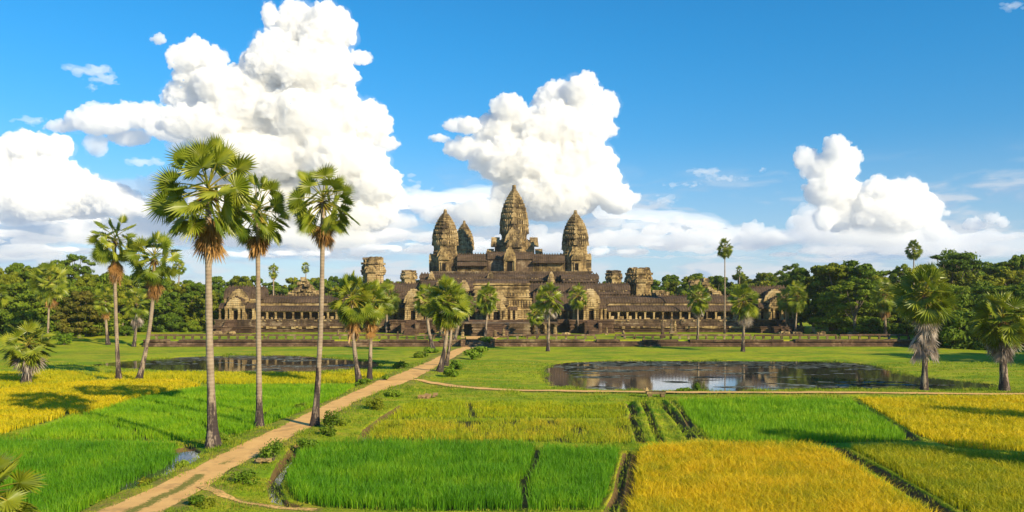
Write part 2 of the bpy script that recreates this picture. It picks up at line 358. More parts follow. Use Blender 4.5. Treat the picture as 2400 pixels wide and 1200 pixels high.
def base_z(x, y):
    P = np.stack([x, y], 1)
    z = (vnoise(x, y, 14, 3, 3)-.5)*.22 + (vnoise(x, y, 2.2, 9, 2)-.5)*.07
    z = z + .22*(1-sstep(line_dist(P, path_mid), 1.6, 4.2))
    z = z + .12*(1-sstep(line_dist(P, sideW), 1.0, 3.0))
    ter = sstep(y, TERR+.6, TERR+1.6)*1.3
    outx = np.maximum(np.maximum(TX0-x, x-TX1), 0)
    wide = sstep(y, TERR-14, TERR+30)*1.3
    k = sstep(outx, 0, 6)
    z = z*(1-sstep(y, 150, 166)*.6) + ter*(1-k) + wide*k
    return z
def ground_z(x, y):
    P = np.stack([x, y], 1); z = base_z(x, y)
    for k, poly in fieldW.items():
        s = sdist(P, poly); z = z - .16*sstep(s, -.3, .35)
    for poly in (pondL, pondR):
        s = sdist(P, poly); z = np.where(s > -11.9, z - .18*sstep(s, -10, -2) - .75*sstep(s, -2.2, 1.6), z)
    near = y < 80
    if near.any():
        zz = z[near]; Q = P[near]
        for pts, w, d in ditchW: zz = zz - d*(1-sstep(line_dist(Q, pts), w*.3, w*1.35))
        # turned-up banks beside the channels
        for pts, w, d in ditchW[:4]: zz = zz + .16*np.exp(-((line_dist(Q, pts)-w*1.9)/.35)**2)
        z[near] = zz
    return z
def zat(x, y): return float(ground_z(np.array([float(x)]), np.array([float(y)]))[0])

# ------------------------------------------------------------------ materials
def mat(name, build, disp=None):
    m = bpy.data.materials.new(name); m.use_nodes = True; N = NT(m.node_tree); N.n.clear()
    o = N.new('ShaderNodeOutputMaterial'); N.link(build(N), o.inputs['Surface']); return m
def prin(N, col, rough=.8, bump=None, bstr=.3, bdist=.1, spec=.25, metal=0.0, normal=None):
    p = N.new('ShaderNodeBsdfPrincipled'); N._in(p.inputs['Base Color'], (*col, 1) if isinstance(col, tuple) and len(col) == 3 else col)
    N._in(p.inputs['Roughness'], rough); p.inputs['Specular IOR Level'].default_value = spec; p.inputs['Metallic'].default_value = metal
    if bump is not None:
        b = N.new('ShaderNodeBump'); b.inputs['Strength'].default_value = bstr; b.inputs['Distance'].default_value = bdist
        N.link(bump, b.inputs['Height']); N.link(b.outputs[0], p.inputs['Normal'])
    return p.outputs[0]
def geo_pos(N): return N.new('ShaderNodeNewGeometry').outputs['Position']
def leafy(N, col, trans=.35, rough=.55, tcol=None, spec=.25):
    p = N.new('ShaderNodeBsdfPrincipled'); N._in(p.inputs['Base Color'], col); p.inputs['Roughness'].default_value = rough
    p.inputs['Specular IOR Level'].default_value = spec
    t = N.new('ShaderNodeBsdfTranslucent'); N._in(t.inputs['Color'], tcol if tcol is not None else col)
    x = N.new('ShaderNodeMixShader'); x.inputs[0].default_value = trans
    N.link(p.outputs[0], x.inputs[1]); N.link(t.outputs[0], x.inputs[2]); return x.outputs[0]
def attr(N, name):
    a = N.new('ShaderNodeAttribute'); a.attribute_name = name; return a.outputs['Fac']

def m_ground(N):
    P = geo_pos(N)
    n1 = N.noise(P, .09, 4, .6); n2 = N.noise(P, .6, 4, .65); n3 = N.noise(P, 3.0, 5, .7)
    PS = N.vmath('MULTIPLY', P, (.25, 1.0, 1.0)); n4 = N.noise(PS, .35, 4, .6)
    a = N.mix(N.map(n1, .40, .60), (.18, .32, .008), (.42, .47, .012))
    b = N.mix(N.map(n4, .46, .62), a, (.46, .41, .03))
    c = N.mix(N.map(n2, .45, .75), b, (.20, .26, .012))
    c = N.mix(N.math('MULTIPLY', N.map(n3, .35, .72), .55), c, (.07, .11, .01))
    soil = N.mix(n3, (.10, .062, .025), (.22, .15, .06))
    mud = N.mix(n2, (.035, .045, .012), (.07, .065, .02))
    dry = N.mix(N.map(n3, .3, .7), (.30, .20, .07), (.16, .17, .03))
    c = N.mix(N.math('MULTIPLY', attr(N, 'dry'), N.map(n2, .3, .6)), c, dry)
    c = N.mix(attr(N, 'field'), c, mud)
    c = N.mix(N.map(N.math('ADD', attr(N, 'bank'), N.math('MULTIPLY', N.math('SUBTRACT', n3, .5), .8)), .45, .75), c, soil)
    c = N.mix(N.map(N.vmath('LENGTH', P), 330, 700), c, (.13, .145, .11))
    return prin(N, c, .9, N.noise(P, 5.0, 5, .7), .55, .12, spec=.1)
def m_path(N):
    P = geo_pos(N); n = N.noise(P, .8, 5, .65); n2 = N.noise(P, 6, 5, .7)
    c = N.mix(N.map(n, .3, .7), (.86, .50, .16), (.70, .37, .11)); c = N.mix(N.math('MULTIPLY', n2, .5), c, (.80, .53, .24))
    c = N.mix(N.math('MULTIPLY', N.map(N.noise(P, .45, 4, .7), .54, .66), .55), c, (.44, .25, .10))
    g = N.map(N.math('ADD', attr(N, 'grass'), N.math('MULTIPLY', N.math('SUBTRACT', n2, .5), 1.3)), .42, .62)
    c = N.mix(g, c, N.mix(n2, (.13, .17, .02), (.30, .24, .06)))
    return prin(N, c, .95, n2, .5, .05, spec=.1)
def m_water(N):
    P = geo_pos(N); PS = N.vmath('MULTIPLY', P, (1.0, .5, 1.0))
    p = N.new('ShaderNodeBsdfPrincipled'); p.inputs['Base Color'].default_value = (.05, .045, .035, 1)
    p.inputs['Roughness'].default_value = .05; p.inputs['IOR'].default_value = 1.6; p.inputs['Specular IOR Level'].default_value = 1.0
    b = N.new('ShaderNodeBump'); b.inputs['Strength'].default_value = .06; b.inputs['Distance'].default_value = .02
    N.link(N.noise(PS, 2.2, 3, .6), b.inputs['Height']); N.link(b.outputs[0], p.inputs['Normal'])
    return p.outputs[0]
MG, MP, MW = mat('meadow_soil', m_ground), mat('laterite_dirt', m_path), mat('pond_water', m_water)

def build_ground():
    fine = np.linspace(-43, 43, 900); coarse = np.linspace(43, 317, 90)[1:-1]
    ang = np.radians(np.concatenate([fine, coarse]))
    rr = [.6, 3, 6, 10, 15, 20, 24]
    r = 26.0
    while r < 260: rr.append(r); r *= 1.0046 if r < 75 else (1.0075 if r < 165 else 1.0045 if r < 225 else 1.02)
    while r < 2600: rr.append(r); r *= 1.15
    rr = np.array(rr); A, R = np.meshgrid(ang, rr); x = (R*np.sin(A)).ravel(); y = (R*np.cos(A)).ravel()
    z = ground_z(x, y); far = np.hypot(x, y) > 300; z[far] = z[far]*.0+1.3*0+np.where(y[far] > 0, 1.0, 0)
    P = np.stack([x, y], 1)
    pin = sdist(P, path_poly); z = z - .09*sstep(pin, -.05, .35)
    sd = line_dist(P, sideW); z = z - .07*(1-sstep(sd, .9, 1.3))
    n, m = len(rr), len(ang); idx = np.arange(n*m).reshape(n, m); nx = np.roll(idx, -1, 1)
    F = np.stack([idx[:-1].ravel(), idx[1:].ravel(), nx[1:].ravel(), nx[:-1].ravel()], 1)
    me = np_mesh('ground', np.stack([x, y, z], 1), F, MG, True)
    fld = np.zeros(len(x)); bank = np.zeros(len(x)); dry = np.zeros(len(x))
    for k, poly in fieldW.items(): fld = np.maximum(fld, sstep(sdist(P, poly), -.05, .3))
    for poly in (pondL, pondR):
        s = sdist(P, poly); bank = np.maximum(bank, sstep(s, -.7, .3)*.9)
    nr = y < 85
    for pts, w, d in ditchW: bank[nr] = np.maximum(bank[nr], 1-sstep(line_dist(P[nr], pts), w*.8, w*1.5))
    pd = -pin; dry = np.maximum(dry, (1-sstep(pd, .2, 2.2))*.9); dry = np.maximum(dry, (1-sstep(sd, 1.0, 2.2))*.7)
    dry = np.maximum(dry, (1-sstep(line_dist(P, footW), .1, .5))*1.0)
    s = sdist(P, roughW); bank = np.maximum(bank, sstep(s, -.4, .5)*.9)
    for nm, v in (('field', fld), ('bank', bank), ('dry', dry)):
        a = me.attributes.new(nm, 'FLOAT', 'POINT'); a.data.foreach_set('value', v.astype(np.float32))
    o = link_obj('ground', me); tag(o, kind='structure')
def strip_mesh(name, L, R, nu, sub, lift, grass=None, edge=.25):
    """sheet between two polylines, laid on the ground"""
    def resample(p):
        out = []
        for i in range(len(p)-1):
            for j in range(sub): t = j/sub; out.append(p[i]*(1-t)+p[i+1]*t)
        out.append(p[-1]); return np.array(out)
    L, R = resample(L), resample(R)
    w = (vnoise(L[:, 0]*1.0, L[:, 1], 1.3, 21, 2)-.5)*edge*2; w2 = (vnoise(R[:, 0], R[:, 1], 1.3, 31, 2)-.5)*edge*2
    d = R-L; ln = np.hypot(d[:, 0], d[:, 1])[:, None]; d = d/ln; L = L+d*w[:, None]; R = R+d*w2[:, None]
    t = np.linspace(0, 1, nu); X = L[:, None]*(1-t)[None, :, None]+R[:, None]*t[None, :, None]; n = len(L)
    x, y = X[..., 0].ravel(), X[..., 1].ravel(); z = base_z(x, y)+lift
    idx = np.arange(n*nu).reshape(n, nu)
    F = np.stack([idx[:-1, :-1].ravel(), idx[:-1, 1:].ravel(), idx[1:, 1:].ravel(), idx[1:, :-1].ravel()], 1)
    me = np_mesh(name, np.stack([x, y, z], 1), F, MP, True)
    g = np.zeros((n, nu)) if grass is None else grass(X, t)
    a = me.attributes.new('grass', 'FLOAT', 'POINT'); a.data.foreach_set('value', g.ravel().astype(np.float32))
    return me
def build_paths():
    def gr(X, t):
        c = np.exp(-((t-.52)/.17)**2)[None, :]; Y = X[..., 1]
        amt = np.clip((52-Y)/6, 0, 1)*.72*np.where(Y < 46.5, np.where(Y > 44, .2, 1), 1)
        e = (np.abs(t-.5)*2)[None, :]**5*(.62+0*Y)
        return np.maximum(c*amt, e*np.ones_like(Y))
    tag(link_obj('dirt_path', strip_mesh('dirt_path', pL, pR, 15, 26, -.015, gr, .34)), kind='structure')
    def off(p, w):
        d = np.gradient(p, axis=0); d /= np.hypot(d[:, 0], d[:, 1])[:, None]; nn = np.stack([d[:, 1], -d[:, 0]], 1)
        return p-nn*w, p+nn*w
    a, b = off(sideW, .72)
    tag(link_obj('side_path', strip_mesh('side_path', a, b, 7, 30, .002, lambda X, t: ((np.abs(t-.5)*2)[None, :]**4*.6)*np.ones_like(X[..., 0]), .2)), kind='structure')
    a, b = off(footW, .22)
    tag(link_obj('footpath', strip_mesh('footpath', a, b, 5, 16, .02, lambda X, t: .46+0*X[..., 0], .2)), kind='structure')
def poly_sheet(name, poly, z, m, grow=0.0):
    import bmesh
    c = poly.mean(0); p = poly+(poly-c)/np.hypot(*(poly-c).T)[:, None]*grow
    bm = bmesh.new(); vs = [bm.verts.new((q[0], q[1], z)) for q in p]; f = bm.faces.new(vs)
    if f.normal.z < 0: f.normal_flip()
    bm.normal_update()
    if f.normal.z < 0: bmesh.ops.reverse_faces(bm, faces=[f])
    me = bpy.data.meshes.new(name); bm.to_mesh(me); bm.free(); me.materials.append(m); return me
def build_water():
    for nm, poly in (('pond_water', pondL), ('pond_water', pondR)):
        tag(link_obj(nm, poly_sheet(nm, poly, -.30, MW, 2.0)), kind='structure')
    Vs, Fs, off = [], [], 0
    for (pts, w, d), lv in zip(ditchW, (None, None, -.40, None, None, None, None, None, -.40, -.36, -.21, None)):
        if lv is None: continue
        dd = np.gradient(pts, axis=0); dd /= np.hypot(dd[:, 0], dd[:, 1])[:, None]; nn = np.stack([dd[:, 1], -dd[:, 0]], 1)*w*1.3
        n = len(pts); V = np.zeros((n*2, 3)); V[:n, :2] = pts-nn; V[n:, :2] = pts+nn; V[:, 2] = lv
        i = np.arange(n-1); F = np.stack([i, i+n, i+n+1, i+1], 1); Vs.append(V); Fs.append(F+off); off += len(V)
    tag(link_obj('ditch_water', np_mesh('ditch_water', np.concatenate(Vs), np.concatenate(Fs), MW)), kind='structure')
build_ground(); build_paths(); build_water()
# ------------------------------------------------------------------ grass and rice made of many blades
def blade_mesh(name, pts, h, nb, width, lean, material, rng, z, bend=.25, hv=.25):
    """pts (n,2); nb blades per tuft: each blade a bent strip of a quad and a triangle"""
    n = len(pts)*nb; P = np.repeat(pts, nb, 0); Z = np.repeat(z, nb); H = np.repeat(h, nb)*rng.uniform(1-hv, 1+hv, n)
    a = rng.uniform(0, 2*PI, n); rad = rng.uniform(0, 1, n)**.5*lean*.5
    bx = P[:, 0]+np.cos(a)*rad; by = P[:, 1]+np.sin(a)*rad
    la = a+rng.normal(0, .6, n); ln = rng.uniform(.2, 1.0, n)*lean
    dx, dy = np.cos(la)*ln*H, np.sin(la)*ln*H
    f = rng.uniform(0, PI, n); ww = np.repeat(np.broadcast_to(width, (len(pts),)), nb)/2; wx, wy = np.cos(f)*ww, np.sin(f)*ww
    V = np.zeros((n, 5, 3))
    V[:, 0] = np.stack([bx-wx, by-wy, Z-.03], 1); V[:, 1] = np.stack([bx+wx, by+wy, Z-.03], 1)
    mx, my, mz = bx+dx*.35, by+dy*.35, Z+H*.62
    V[:, 2] = np.stack([mx+wx*.9, my+wy*.9, mz], 1); V[:, 3] = np.stack([mx-wx*.9, my-wy*.9, mz], 1)
    V[:, 4] = np.stack([bx+dx*(1+bend), by+dy*(1+bend), Z+H*(1-bend*.3*ln)], 1)
    i = np.arange(n)*5
    F = np.concatenate([np.stack([i, i+1, i+2], 1), np.stack([i, i+2, i+3], 1), np.stack([i+3, i+2, i+4], 1)])
    me = np_mesh(name, V.reshape(-1, 3), F, material, False)
    at = me.attributes.new('rnd', 'FLOAT', 'POINT'); at.data.foreach_set('value', np.repeat(rng.uniform(0, 1, n), 5).astype(np.float32))
    return me
RICE_COL = {
 'green': ((.06, .20, .005), (.13, .34, .008), (.28, .45, .012)),
 'fresh': ((.12, .29, .005), (.22, .44, .008), (.40, .54, .014)),
 'lime': ((.26, .37, .008), (.42, .48, .010), (.66, .56, .012)),
 'yellow': ((.40, .42, .008), (.70, .57, .010), (.88, .65, .016)),
 'gold': ((.36, .38, .010), (.72, .54, .012), (.92, .63, .02)),
 'lemon': ((.36, .41, .008), (.58, .54, .010), (.80, .62, .012)),
 'mixed': ((.22, .35, .012), (.44, .46, .014), (.74, .55, .03)),
 'olive': ((.24, .32, .010), (.44, .44, .012), (.70, .56, .018)),
}
def m_rice(cols):
    def f(N):
        P = geo_pos(N); n = N.noise(P, .22, 4, .6); n2 = N.noise(P, 1.1, 4, .65)
        r = attr(N, 'rnd')
        t = N.math('ADD', N.math('MULTIPLY', N.map(n, .3, .7), .40), N.math('ADD', N.math('MULTIPLY', N.map(n2, .3, .7), .30), N.math('MULTIPLY', r, .30)))
        c = N.ramp(t, [(0.12, cols[0]), (.5, cols[1]), (.92, cols[2])])
        return leafy(N, c, .38, .5)
    return f
MR = {k: mat('rice_'+k, m_rice(v)) for k, v in RICE_COL.items()}
RICE_LAB = {
 'near left': 'deep green rice paddy filling the lower left corner', 'middle left': 'bright green rice paddy around the feet of the three tallest palms',
 'yellow left': 'ripe yellow rice paddy at the left edge with round palm shadows', 'yellow back': 'yellow rice strip along the near bank of the left pond',
 'far left lime': 'yellow green rice plot by the stubby palm at far left', 'near right': 'deep green rice paddy in the foreground right of the dirt path',
 'middle right upper': 'thin pale green rice plot just below the side path', 'middle right lower': 'patchy yellow green rice plot behind the deep green foreground paddy',
 'back right green': 'bright green rice paddy between the muddy channels and the yellow paddy', 'back right yellow': 'ripe yellow rice paddy at the right edge below the side path',
 'near right yellow': 'golden ripe rice paddy in the foreground at lower right', 'far right yellow': 'weedy olive yellow rice paddy in the lower right corner',
}
def build_rice():
    rng = np.random.default_rng(11)
    for k, (pp, kind, h, st) in FIELDS.items():
        poly = fieldW[k]; lo, hi = poly.min(0), poly.max(0); hi[1] = min(hi[1], 140); lo[0] = max(lo[0], -75); hi[0] = min(hi[0], 75)
        gx, gy = np.meshgrid(np.arange(lo[0], hi[0], st), np.arange(lo[1], hi[1], st)); P = np.stack([gx.ravel(), gy.ravel()], 1)
        P += rng.uniform(-.5, .5, P.shape)*st*.9
        P = P[(np.abs(P[:, 0]) < P[:, 1]*.70+1.5) & (P[:, 1] > 30)]
        s = sdist(P, poly); rag = (vnoise(P[:, 0], P[:, 1], 1.1, 5, 2)-.5)*.5
        keep = s > .12+rag*.6
        for g in gapsW: keep &= line_dist(P, g) > .30+rag*.5
        for pts, w, d in ditchW: keep &= line_dist(P, pts) > w*.85
        thin = {'mixed': .25, 'lime': .10, 'olive': .12}.get(kind, .02)
        keep &= (vnoise(P[:, 0], P[:, 1], 1.6, 17, 3)+rng.uniform(-.1, .1, len(P))) > thin+.12
        for bx, by, br in TRUNKS: keep &= np.hypot(P[:, 0]-bx, P[:, 1]-by) > br
        P = P[keep]; z = ground_z(P[:, 0], P[:, 1])
        H = h*(.72+.5*vnoise(P[:, 0], P[:, 1], 2.6, 40, 3)); Hc = vnoise(P[:, 0]*.5, P[:, 1]*2.2, 1.6, 60, 2); H *= .86+.28*Hc
        W = .022*np.maximum(1, P[:, 1]/45)*(1.4 if kind in ('gold', 'yellow', 'olive') else .95)
        me = blade_mesh('rice_paddy', P, H, 8 if st < .3 else 7, W, .34 if kind in ('green', 'fresh') else .5, MR[kind], rng, z, bend=.3 if kind in ('green', 'fresh') else .9)
        tag(link_obj('rice_paddy', me), RICE_LAB[k], 'rice paddy', kind='stuff')
def m_grass(N):
    P = geo_pos(N); n = N.noise(P, .5, 4, .65); r = attr(N, 'rnd')
    t = N.math('ADD', N.math('MULTIPLY', N.map(n, .3, .7), .6), N.math('MULTIPLY', r, .4))
    return leafy(N, N.ramp(t, [(0.1, (.11, .21, .008)), (.5, (.24, .34, .012)), (.9, (.46, .42, .04))]), .35, .6)
def build_grass():
    """short grass on the banks and lawns of the near half"""
    rng = np.random.default_rng(12); pts = []
    for y0, y1, st in ((31, 60, .20), (60, 90, .34), (90, 128, .6)):
        gx, gy = np.meshgrid(np.arange(-y1*.68, y1*.68, st), np.arange(y0, y1, st)); P = np.stack([gx.ravel(), gy.ravel()], 1)
        P += rng.uniform(-.5, .5, P.shape)*st; P = P[np.abs(P[:, 0]) < P[:, 1]*.68+1]
        k = vnoise(P[:, 0], P[:, 1], 1.5, 77, 3)+rng.uniform(-.15, .15, len(P)) > .42
        P = P[k]; keep = sdist(P, path_poly) < .22*rng.uniform(0, 1, len(P))**2
        keep &= line_dist(P, sideW) > 1.0; keep &= line_dist(P, footW) > .28
        for kk, poly in fieldW.items(): keep &= sdist(P, poly) < .1
        for poly in (pondL, pondR): keep &= sdist(P, poly) < .25
        for p, w, d in ditchW: keep &= line_dist(P, p) > w*.75
        pts.append(P[keep])
    for poly in (pondL, pondR):      # taller reeds and sedge along the waterline
        lo, hi = poly.min(0)-2, poly.max(0)+2; gx, gy = np.meshgrid(np.arange(lo[0], hi[0], .3), np.arange(lo[1], hi[1], .3)); q = np.stack([gx.ravel(), gy.ravel()], 1)
        q += rng.uniform(-.2, .2, q.shape); s_ = sdist(q, poly); k = (np.abs(s_+.5-(vnoise(q[:, 0], q[:, 1], 3, 55, 3)-.5)*3.4) < .55); pts.append(q[k])
    P = np.concatenate(pts); z = ground_z(P[:, 0], P[:, 1]); H = (.06+.50*np.clip(vnoise(P[:, 0], P[:, 1], 2.2, 91, 3)-.22, 0, 1)**2*np.where(P[:, 1] < 75, 1.3, .7))*np.clip(P[:, 1]/60, .8, 1.3)
    ps = np.maximum(sdist(P, pondL), sdist(P, pondR)); H *= np.where(ps > -1.8, 1.8, 1.0)
    me = blade_mesh('grass', P, H, 5, .03*np.maximum(1, P[:, 1]/50), .8, mat('meadow_grass', m_grass), rng, z, bend=.5, hv=.5)
    tag(link_obj('grass', me), 'short sunlit grass on the banks beside the paths', 'grass', kind='stuff')

# ------------------------------------------------------------------ sugar palms
def m_trunk(N):
    P = geo_pos(N); n = N.noise(P, 1.3, 5, .65); T = N.new('ShaderNodeTexCoord').outputs['Object']
    z = N.sep(T)[2]; w = N.math('SINE', N.math('ADD', N.math('MULTIPLY', z, 26.0), N.math('MULTIPLY', n, 5.0)))
    c = N.mix(N.map(n, .35, .7), (.36, .28, .20), (.25, .185, .135)); c = N.mix(N.math('MULTIPLY', N.map(w, .3, 1), .16), c, (.10, .07, .055))
    st = N.noise(N.vmath('MULTIPLY', P, (1, 1, .22)), 2.4, 5, .7)
    c = N.mix(N.map(N.math('ADD', st, N.math('MULTIPLY', N.map(z, 0, 7, .16, -.12, False), 1.0)), .50, .62), c, (.055, .042, .04))
    return prin(N, c, .9, N.math('ADD', N.math('MULTIPLY', w, .5), N.math('MULTIPLY', n, 2.0)), .5, .03, spec=.1)
def m_frond(c0, c1, c2):
    def f(N):
        P = geo_pos(N); n = N.noise(P, .9, 3, .6); r = attr(N, 'rnd')
        t = N.math('ADD', N.math('MULTIPLY', N.map(n, .3, .7), .4), N.math('MULTIPLY', r, .6))
        return leafy(N, N.ramp(t, [(0.05, c0), (.5, c1), (.95, c2)]), .30, .38, spec=.4)
    return f
MT = mat('palm_bark', m_trunk)
MF = mat('palm_frond_green', m_frond((.075, .130, .009), (.20, .25, .016), (.44, .44, .04)))
MPET = mat('palm_stalk', m_frond((.22, .24, .03), (.36, .32, .04), (.50, .40, .06)))
MD = mat('palm_frond_dead', m_frond((.22, .12, .045), (.46, .25, .08), (.64, .40, .15)))
MDG = mat('palm_frond_grey', m_frond((.18, .14, .12), (.40, .33, .28), (.62, .54, .46)))
MNUT = mat('palm_fibre', m_frond((.08, .035, .015), (.20, .08, .03), (.34, .16, .05)))
def fan_leaf(o, d, roll, Lp, R, rng, nseg=34, spread=2.5, droop=.3, closed=0.0):
    d = d/np.linalg.norm(d); hor = math.hypot(d[0], d[1])
    pts = [o]
    for k in range(1, 5):
        t = k/4; pts.append(o+d*Lp*t+np.array([0, 0, -1.0])*Lp*.20*hor*t*t)
    tp = pts[-1]; d2 = pts[-1]-pts[-2]; d2 /= np.linalg.norm(d2)
    up = np.array([0, 0, 1.0]); side = np.cross(d2, up)
    if np.linalg.norm(side) < .05: side = np.array([1.0, 0, 0])
    side /= np.linalg.norm(side); nr = np.cross(side, d2)
    s2 = side*math.cos(roll)+nr*math.sin(roll); n2 = np.cross(s2, d2)
    sp = spread*(1-closed); ai = np.linspace(-sp, sp, nseg+1); at = (ai[1:]+ai[:-1])/2
    def ring(a, r, zz): 
        q = tp+(np.cos(a)[:, None]*d2+np.sin(a)[:, None]*s2)*r[:, None]+n2*zz[:, None]
        return q
    rad = R*(.80+.20*np.cos(ai*.6)); cup = .16*R
    z1 = np.where(np.arange(nseg+1) % 2 == 0, .035, -.035)*R+cup*.5*np.abs(np.sin(ai*.5))
    m1 = ring(ai, rad*.56, z1); m1[:, 2] -= droop*R*.12
    rt = R*(.80+.20*np.cos(at*.6))*rng.uniform(.90, 1.08, nseg)
    tips = ring(at+rng.normal(0, .02, nseg), rt, cup*np.abs(np.sin(at*.5))+rng.normal(0, .03*R, nseg)); tips[:, 2] -= droop*R*rng.uniform(.35, .7, nseg)
    V = np.vstack([tp[None], m1, tips]); i = np.arange(nseg)
    F = np.concatenate([np.stack([0*i, 1+i, 2+i], 1), np.stack([1+i, 2+nseg+i, 2+i], 1)])
    # stalk: three-sided tube
    w = .020*R+.012; SV, SF = [], []
    for k, p in enumerate(pts):
        ww = w*(1.6-.8*k/4)
        for q in range(3): a = q*2*PI/3; SV.append(p+(math.cos(a)*side+math.sin(a)*nr)*ww)
    for k in range(4):
        for q in range(3):
            a, b = k*3+q, k*3+(q+1) % 3; SF += [[a, b, b+3], [a, b+3, a+3]]
    return V, F, np.array(SV), np.array(SF)
def merge(parts):
    """parts: (V, F, material index, random value)"""
    Vs, Fs, Ms, Rs, off = [], [], [], [], 0
    for V, F, m, r in parts:
        Vs.append(V); Fs.append(F+off); Ms.append(np.full(len(F), m)); Rs.append(np.full(len(V), r)); off += len(V)
    return np.concatenate(Vs), np.concatenate(Fs), np.concatenate(Ms), np.concatenate(Rs)
def mesh_parts(name, parts, mats, smooth=False):
    V, F, M, R = merge(parts); me = np_mesh(name, V, F, None, smooth)
    for m in mats: me.materials.append(m)
    me.polygons.foreach_set('material_index', M.astype(np.int32))
    a = me.attributes.new('rnd', 'FLOAT', 'POINT'); a.data.foreach_set('value', R.astype(np.float32)); return me
def tube(pts, rads, seg=12, jit=0.0, rng=None):
    V = []; n = len(pts)
    for i in range(n):
        t = pts[min(i+1, n-1)]-pts[max(i-1, 0)]; t = t/np.linalg.norm(t)
        a = np.cross(t, [0, 1, 0] if abs(t[1]) < .9 else [1, 0, 0]); a /= np.linalg.norm(a); b = np.cross(t, a)
        for k in range(seg):
            th = k*2*PI/seg; r = rads[i]*(1+(rng.uniform(-jit, jit) if rng is not None else 0)); V.append(pts[i]+(a*math.cos(th)+b*math.sin(th))*r)
    F = []
    for i in range(n-1):
        for k in range(seg):
            a, b = i*seg+k, i*seg+(k+1) % seg; F += [[a, b, b+seg], [a, b+seg, a+seg]]
    return np.array(V), np.array(F)
TRUNKS = []
def palm(bx, by, cx, cy, top, bot, hw, label, Y=None, nleaf=32, skirt=0.0, grey=False, tr=None, style='open', seed=1, bz=None, petl=1.0, name='sugar_palm', flare=1.9, sub=30):
    """base pixel, crown heart pixel, top and bottom rows and half width of the crown, all read off the photograph"""
    rng = np.random.default_rng(seed)
    if Y is None: X0, Y = G(bx, by); gz = zat(X0, Y)
    else: X0 = XW(bx, Y); gz = zat(X0, Y) if bz is None else bz
    k = Y/FPX; X1 = XW(cx, Y); zc = ZW(cy, Y); Rw = hw*k; up = (cy-top)*k; dn = (bot-cy)*k
    root = empty(name, (X0, Y, gz)); tag(root, label, 'palm tree', 'sugar palms')
    H = zc-gz; lean = X1-X0; r0 = (tr if tr else 8.5*k*Y/50 if False else .23)
    rt = r0
    # trunk, curving out from the foot
    n = 26; pts, rads = [], []
    for i in range(n):
        t = (i/(n-1))**1.25; s = 1-(1-t)**2.2
        pts.append(np.array([lean*s, 0.10*math.sin(t*3+seed), H*t]))
        rads.append(rt*(1.0-.22*t)+rt*flare*.5*math.exp(-t*H/1.1)+rt*.10*math.exp(-t*H/4)+rt*.04*math.sin(t*31+seed))
    V, F = tube(pts, rads, 14, .025, rng)
    me = np_mesh('trunk', V, F, MT, True); link_obj('trunk', me, root)
    TRUNKS.append((X0, Y, rt*2.0+.15))
    hub = pts[-1]; parts, dead = [], []
    R = Rw*(.425 if style == 'open' else .47); Lp = Rw*(.66 if style == 'open' else .62)*petl
    ga = 2.39996
    if style == 'full': nleaf = int(nleaf*1.2)
    for i in range(nleaf):
        u = (i+.5)/nleaf; el = math.radians((84-134*u**.66) if style == 'open' else (84-148*u**.74)); az = i*ga+rng.uniform(-.3, .3)
        el += rng.uniform(-.13, .13)
        d = np.array([math.cos(az)*math.cos(el), math.sin(az)*math.cos(el), math.sin(el)])
        L = Lp*rng.uniform(.8, 1.12); vs = up/Rw if el > 0 else max(dn/Rw, .6)
        dd = d*np.array([1, 1, vs]); L *= np.linalg.norm(dd)
        if u > .7: L *= .85
        V, F, SV, SF = fan_leaf(hub+np.array([0, 0, .18*Rw*(1-u*1.6)]), dd, rng.uniform(-1.5, 1.5) if style == 'open' else rng.uniform(-1.1, 1.1), L, R*rng.uniform(.85, 1.12), rng, sub,
            spread=rng.uniform(2.0, 2.6), droop=rng.uniform(.0, .2)+(.2 if u > .6 else 0), closed=max(0, .55*(1-u/.08)) if u < .08 else (.25 if u > .8 else 0))
        r = min(1, max(0, rng.normal(.5+.12*math.sin(el), .22))); parts += [(V, F, 0, r), (SV, SF, 1, rng.uniform(0, 1))]
    for i in range(26):   # fibre and fruit round the heart of the crown
        a = rng.uniform(0, 2*PI); e = rng.uniform(-.9, .6); d = np.array([math.cos(a)*math.cos(e), math.sin(a)*math.cos(e), math.sin(e)])
        L = Rw*rng.uniform(.12, .30); p0 = hub+np.array([0, 0, -.05*Rw*rng.uniform(0, 3)]); V, F = tube([p0, p0+d*L*.5, p0+d*L+np.array([0, 0, -L*.3])], [.05*Rw*.5, .04*Rw*.5, .01], 4)
        parts.append((V, F, 2, rng.uniform(0, 1)))
    link_obj('crown', mesh_parts('crown', parts, [MF, MPET, MNUT]), root)
    if skirt > 0:
        nd = int(20+14*skirt); sl = skirt*k*100
        for i in range(nd):
            t = i/nd; az = i*ga; el = math.radians(rng.uniform(-84, -66 if not grey else -38)); zz = -dn*(.30 if style == 'full' else .45)-sl*t*.85
            zz = max(zz, -H+1.2)
            d = np.array([math.cos(az)*math.cos(el), math.sin(az)*math.cos(el), math.sin(el)]); tt = max(0, min(1, (H+zz)/H)); sxy = lean*(1-(1-tt)**2.2)
            o0 = np.array([sxy, 0, H+zz])+d*np.array([1, 1, 0])*rt
            V, F, SV, SF = fan_leaf(o0, d, rng.uniform(-1.2, 1.2), R*rng.uniform(.25, .6), R*rng.uniform(.65, 1.05)*(1.15 if grey else 1), rng, 22, spread=rng.uniform(.6, 1.5), droop=.5)
            dead += [(V, F, 0, rng.uniform(0, 1)), (SV, SF, 0, rng.uniform(0, 1))]
        link_obj('dead_fronds', mesh_parts('dead_fronds', dead, [MDG if grey else MD]), root)
    return root
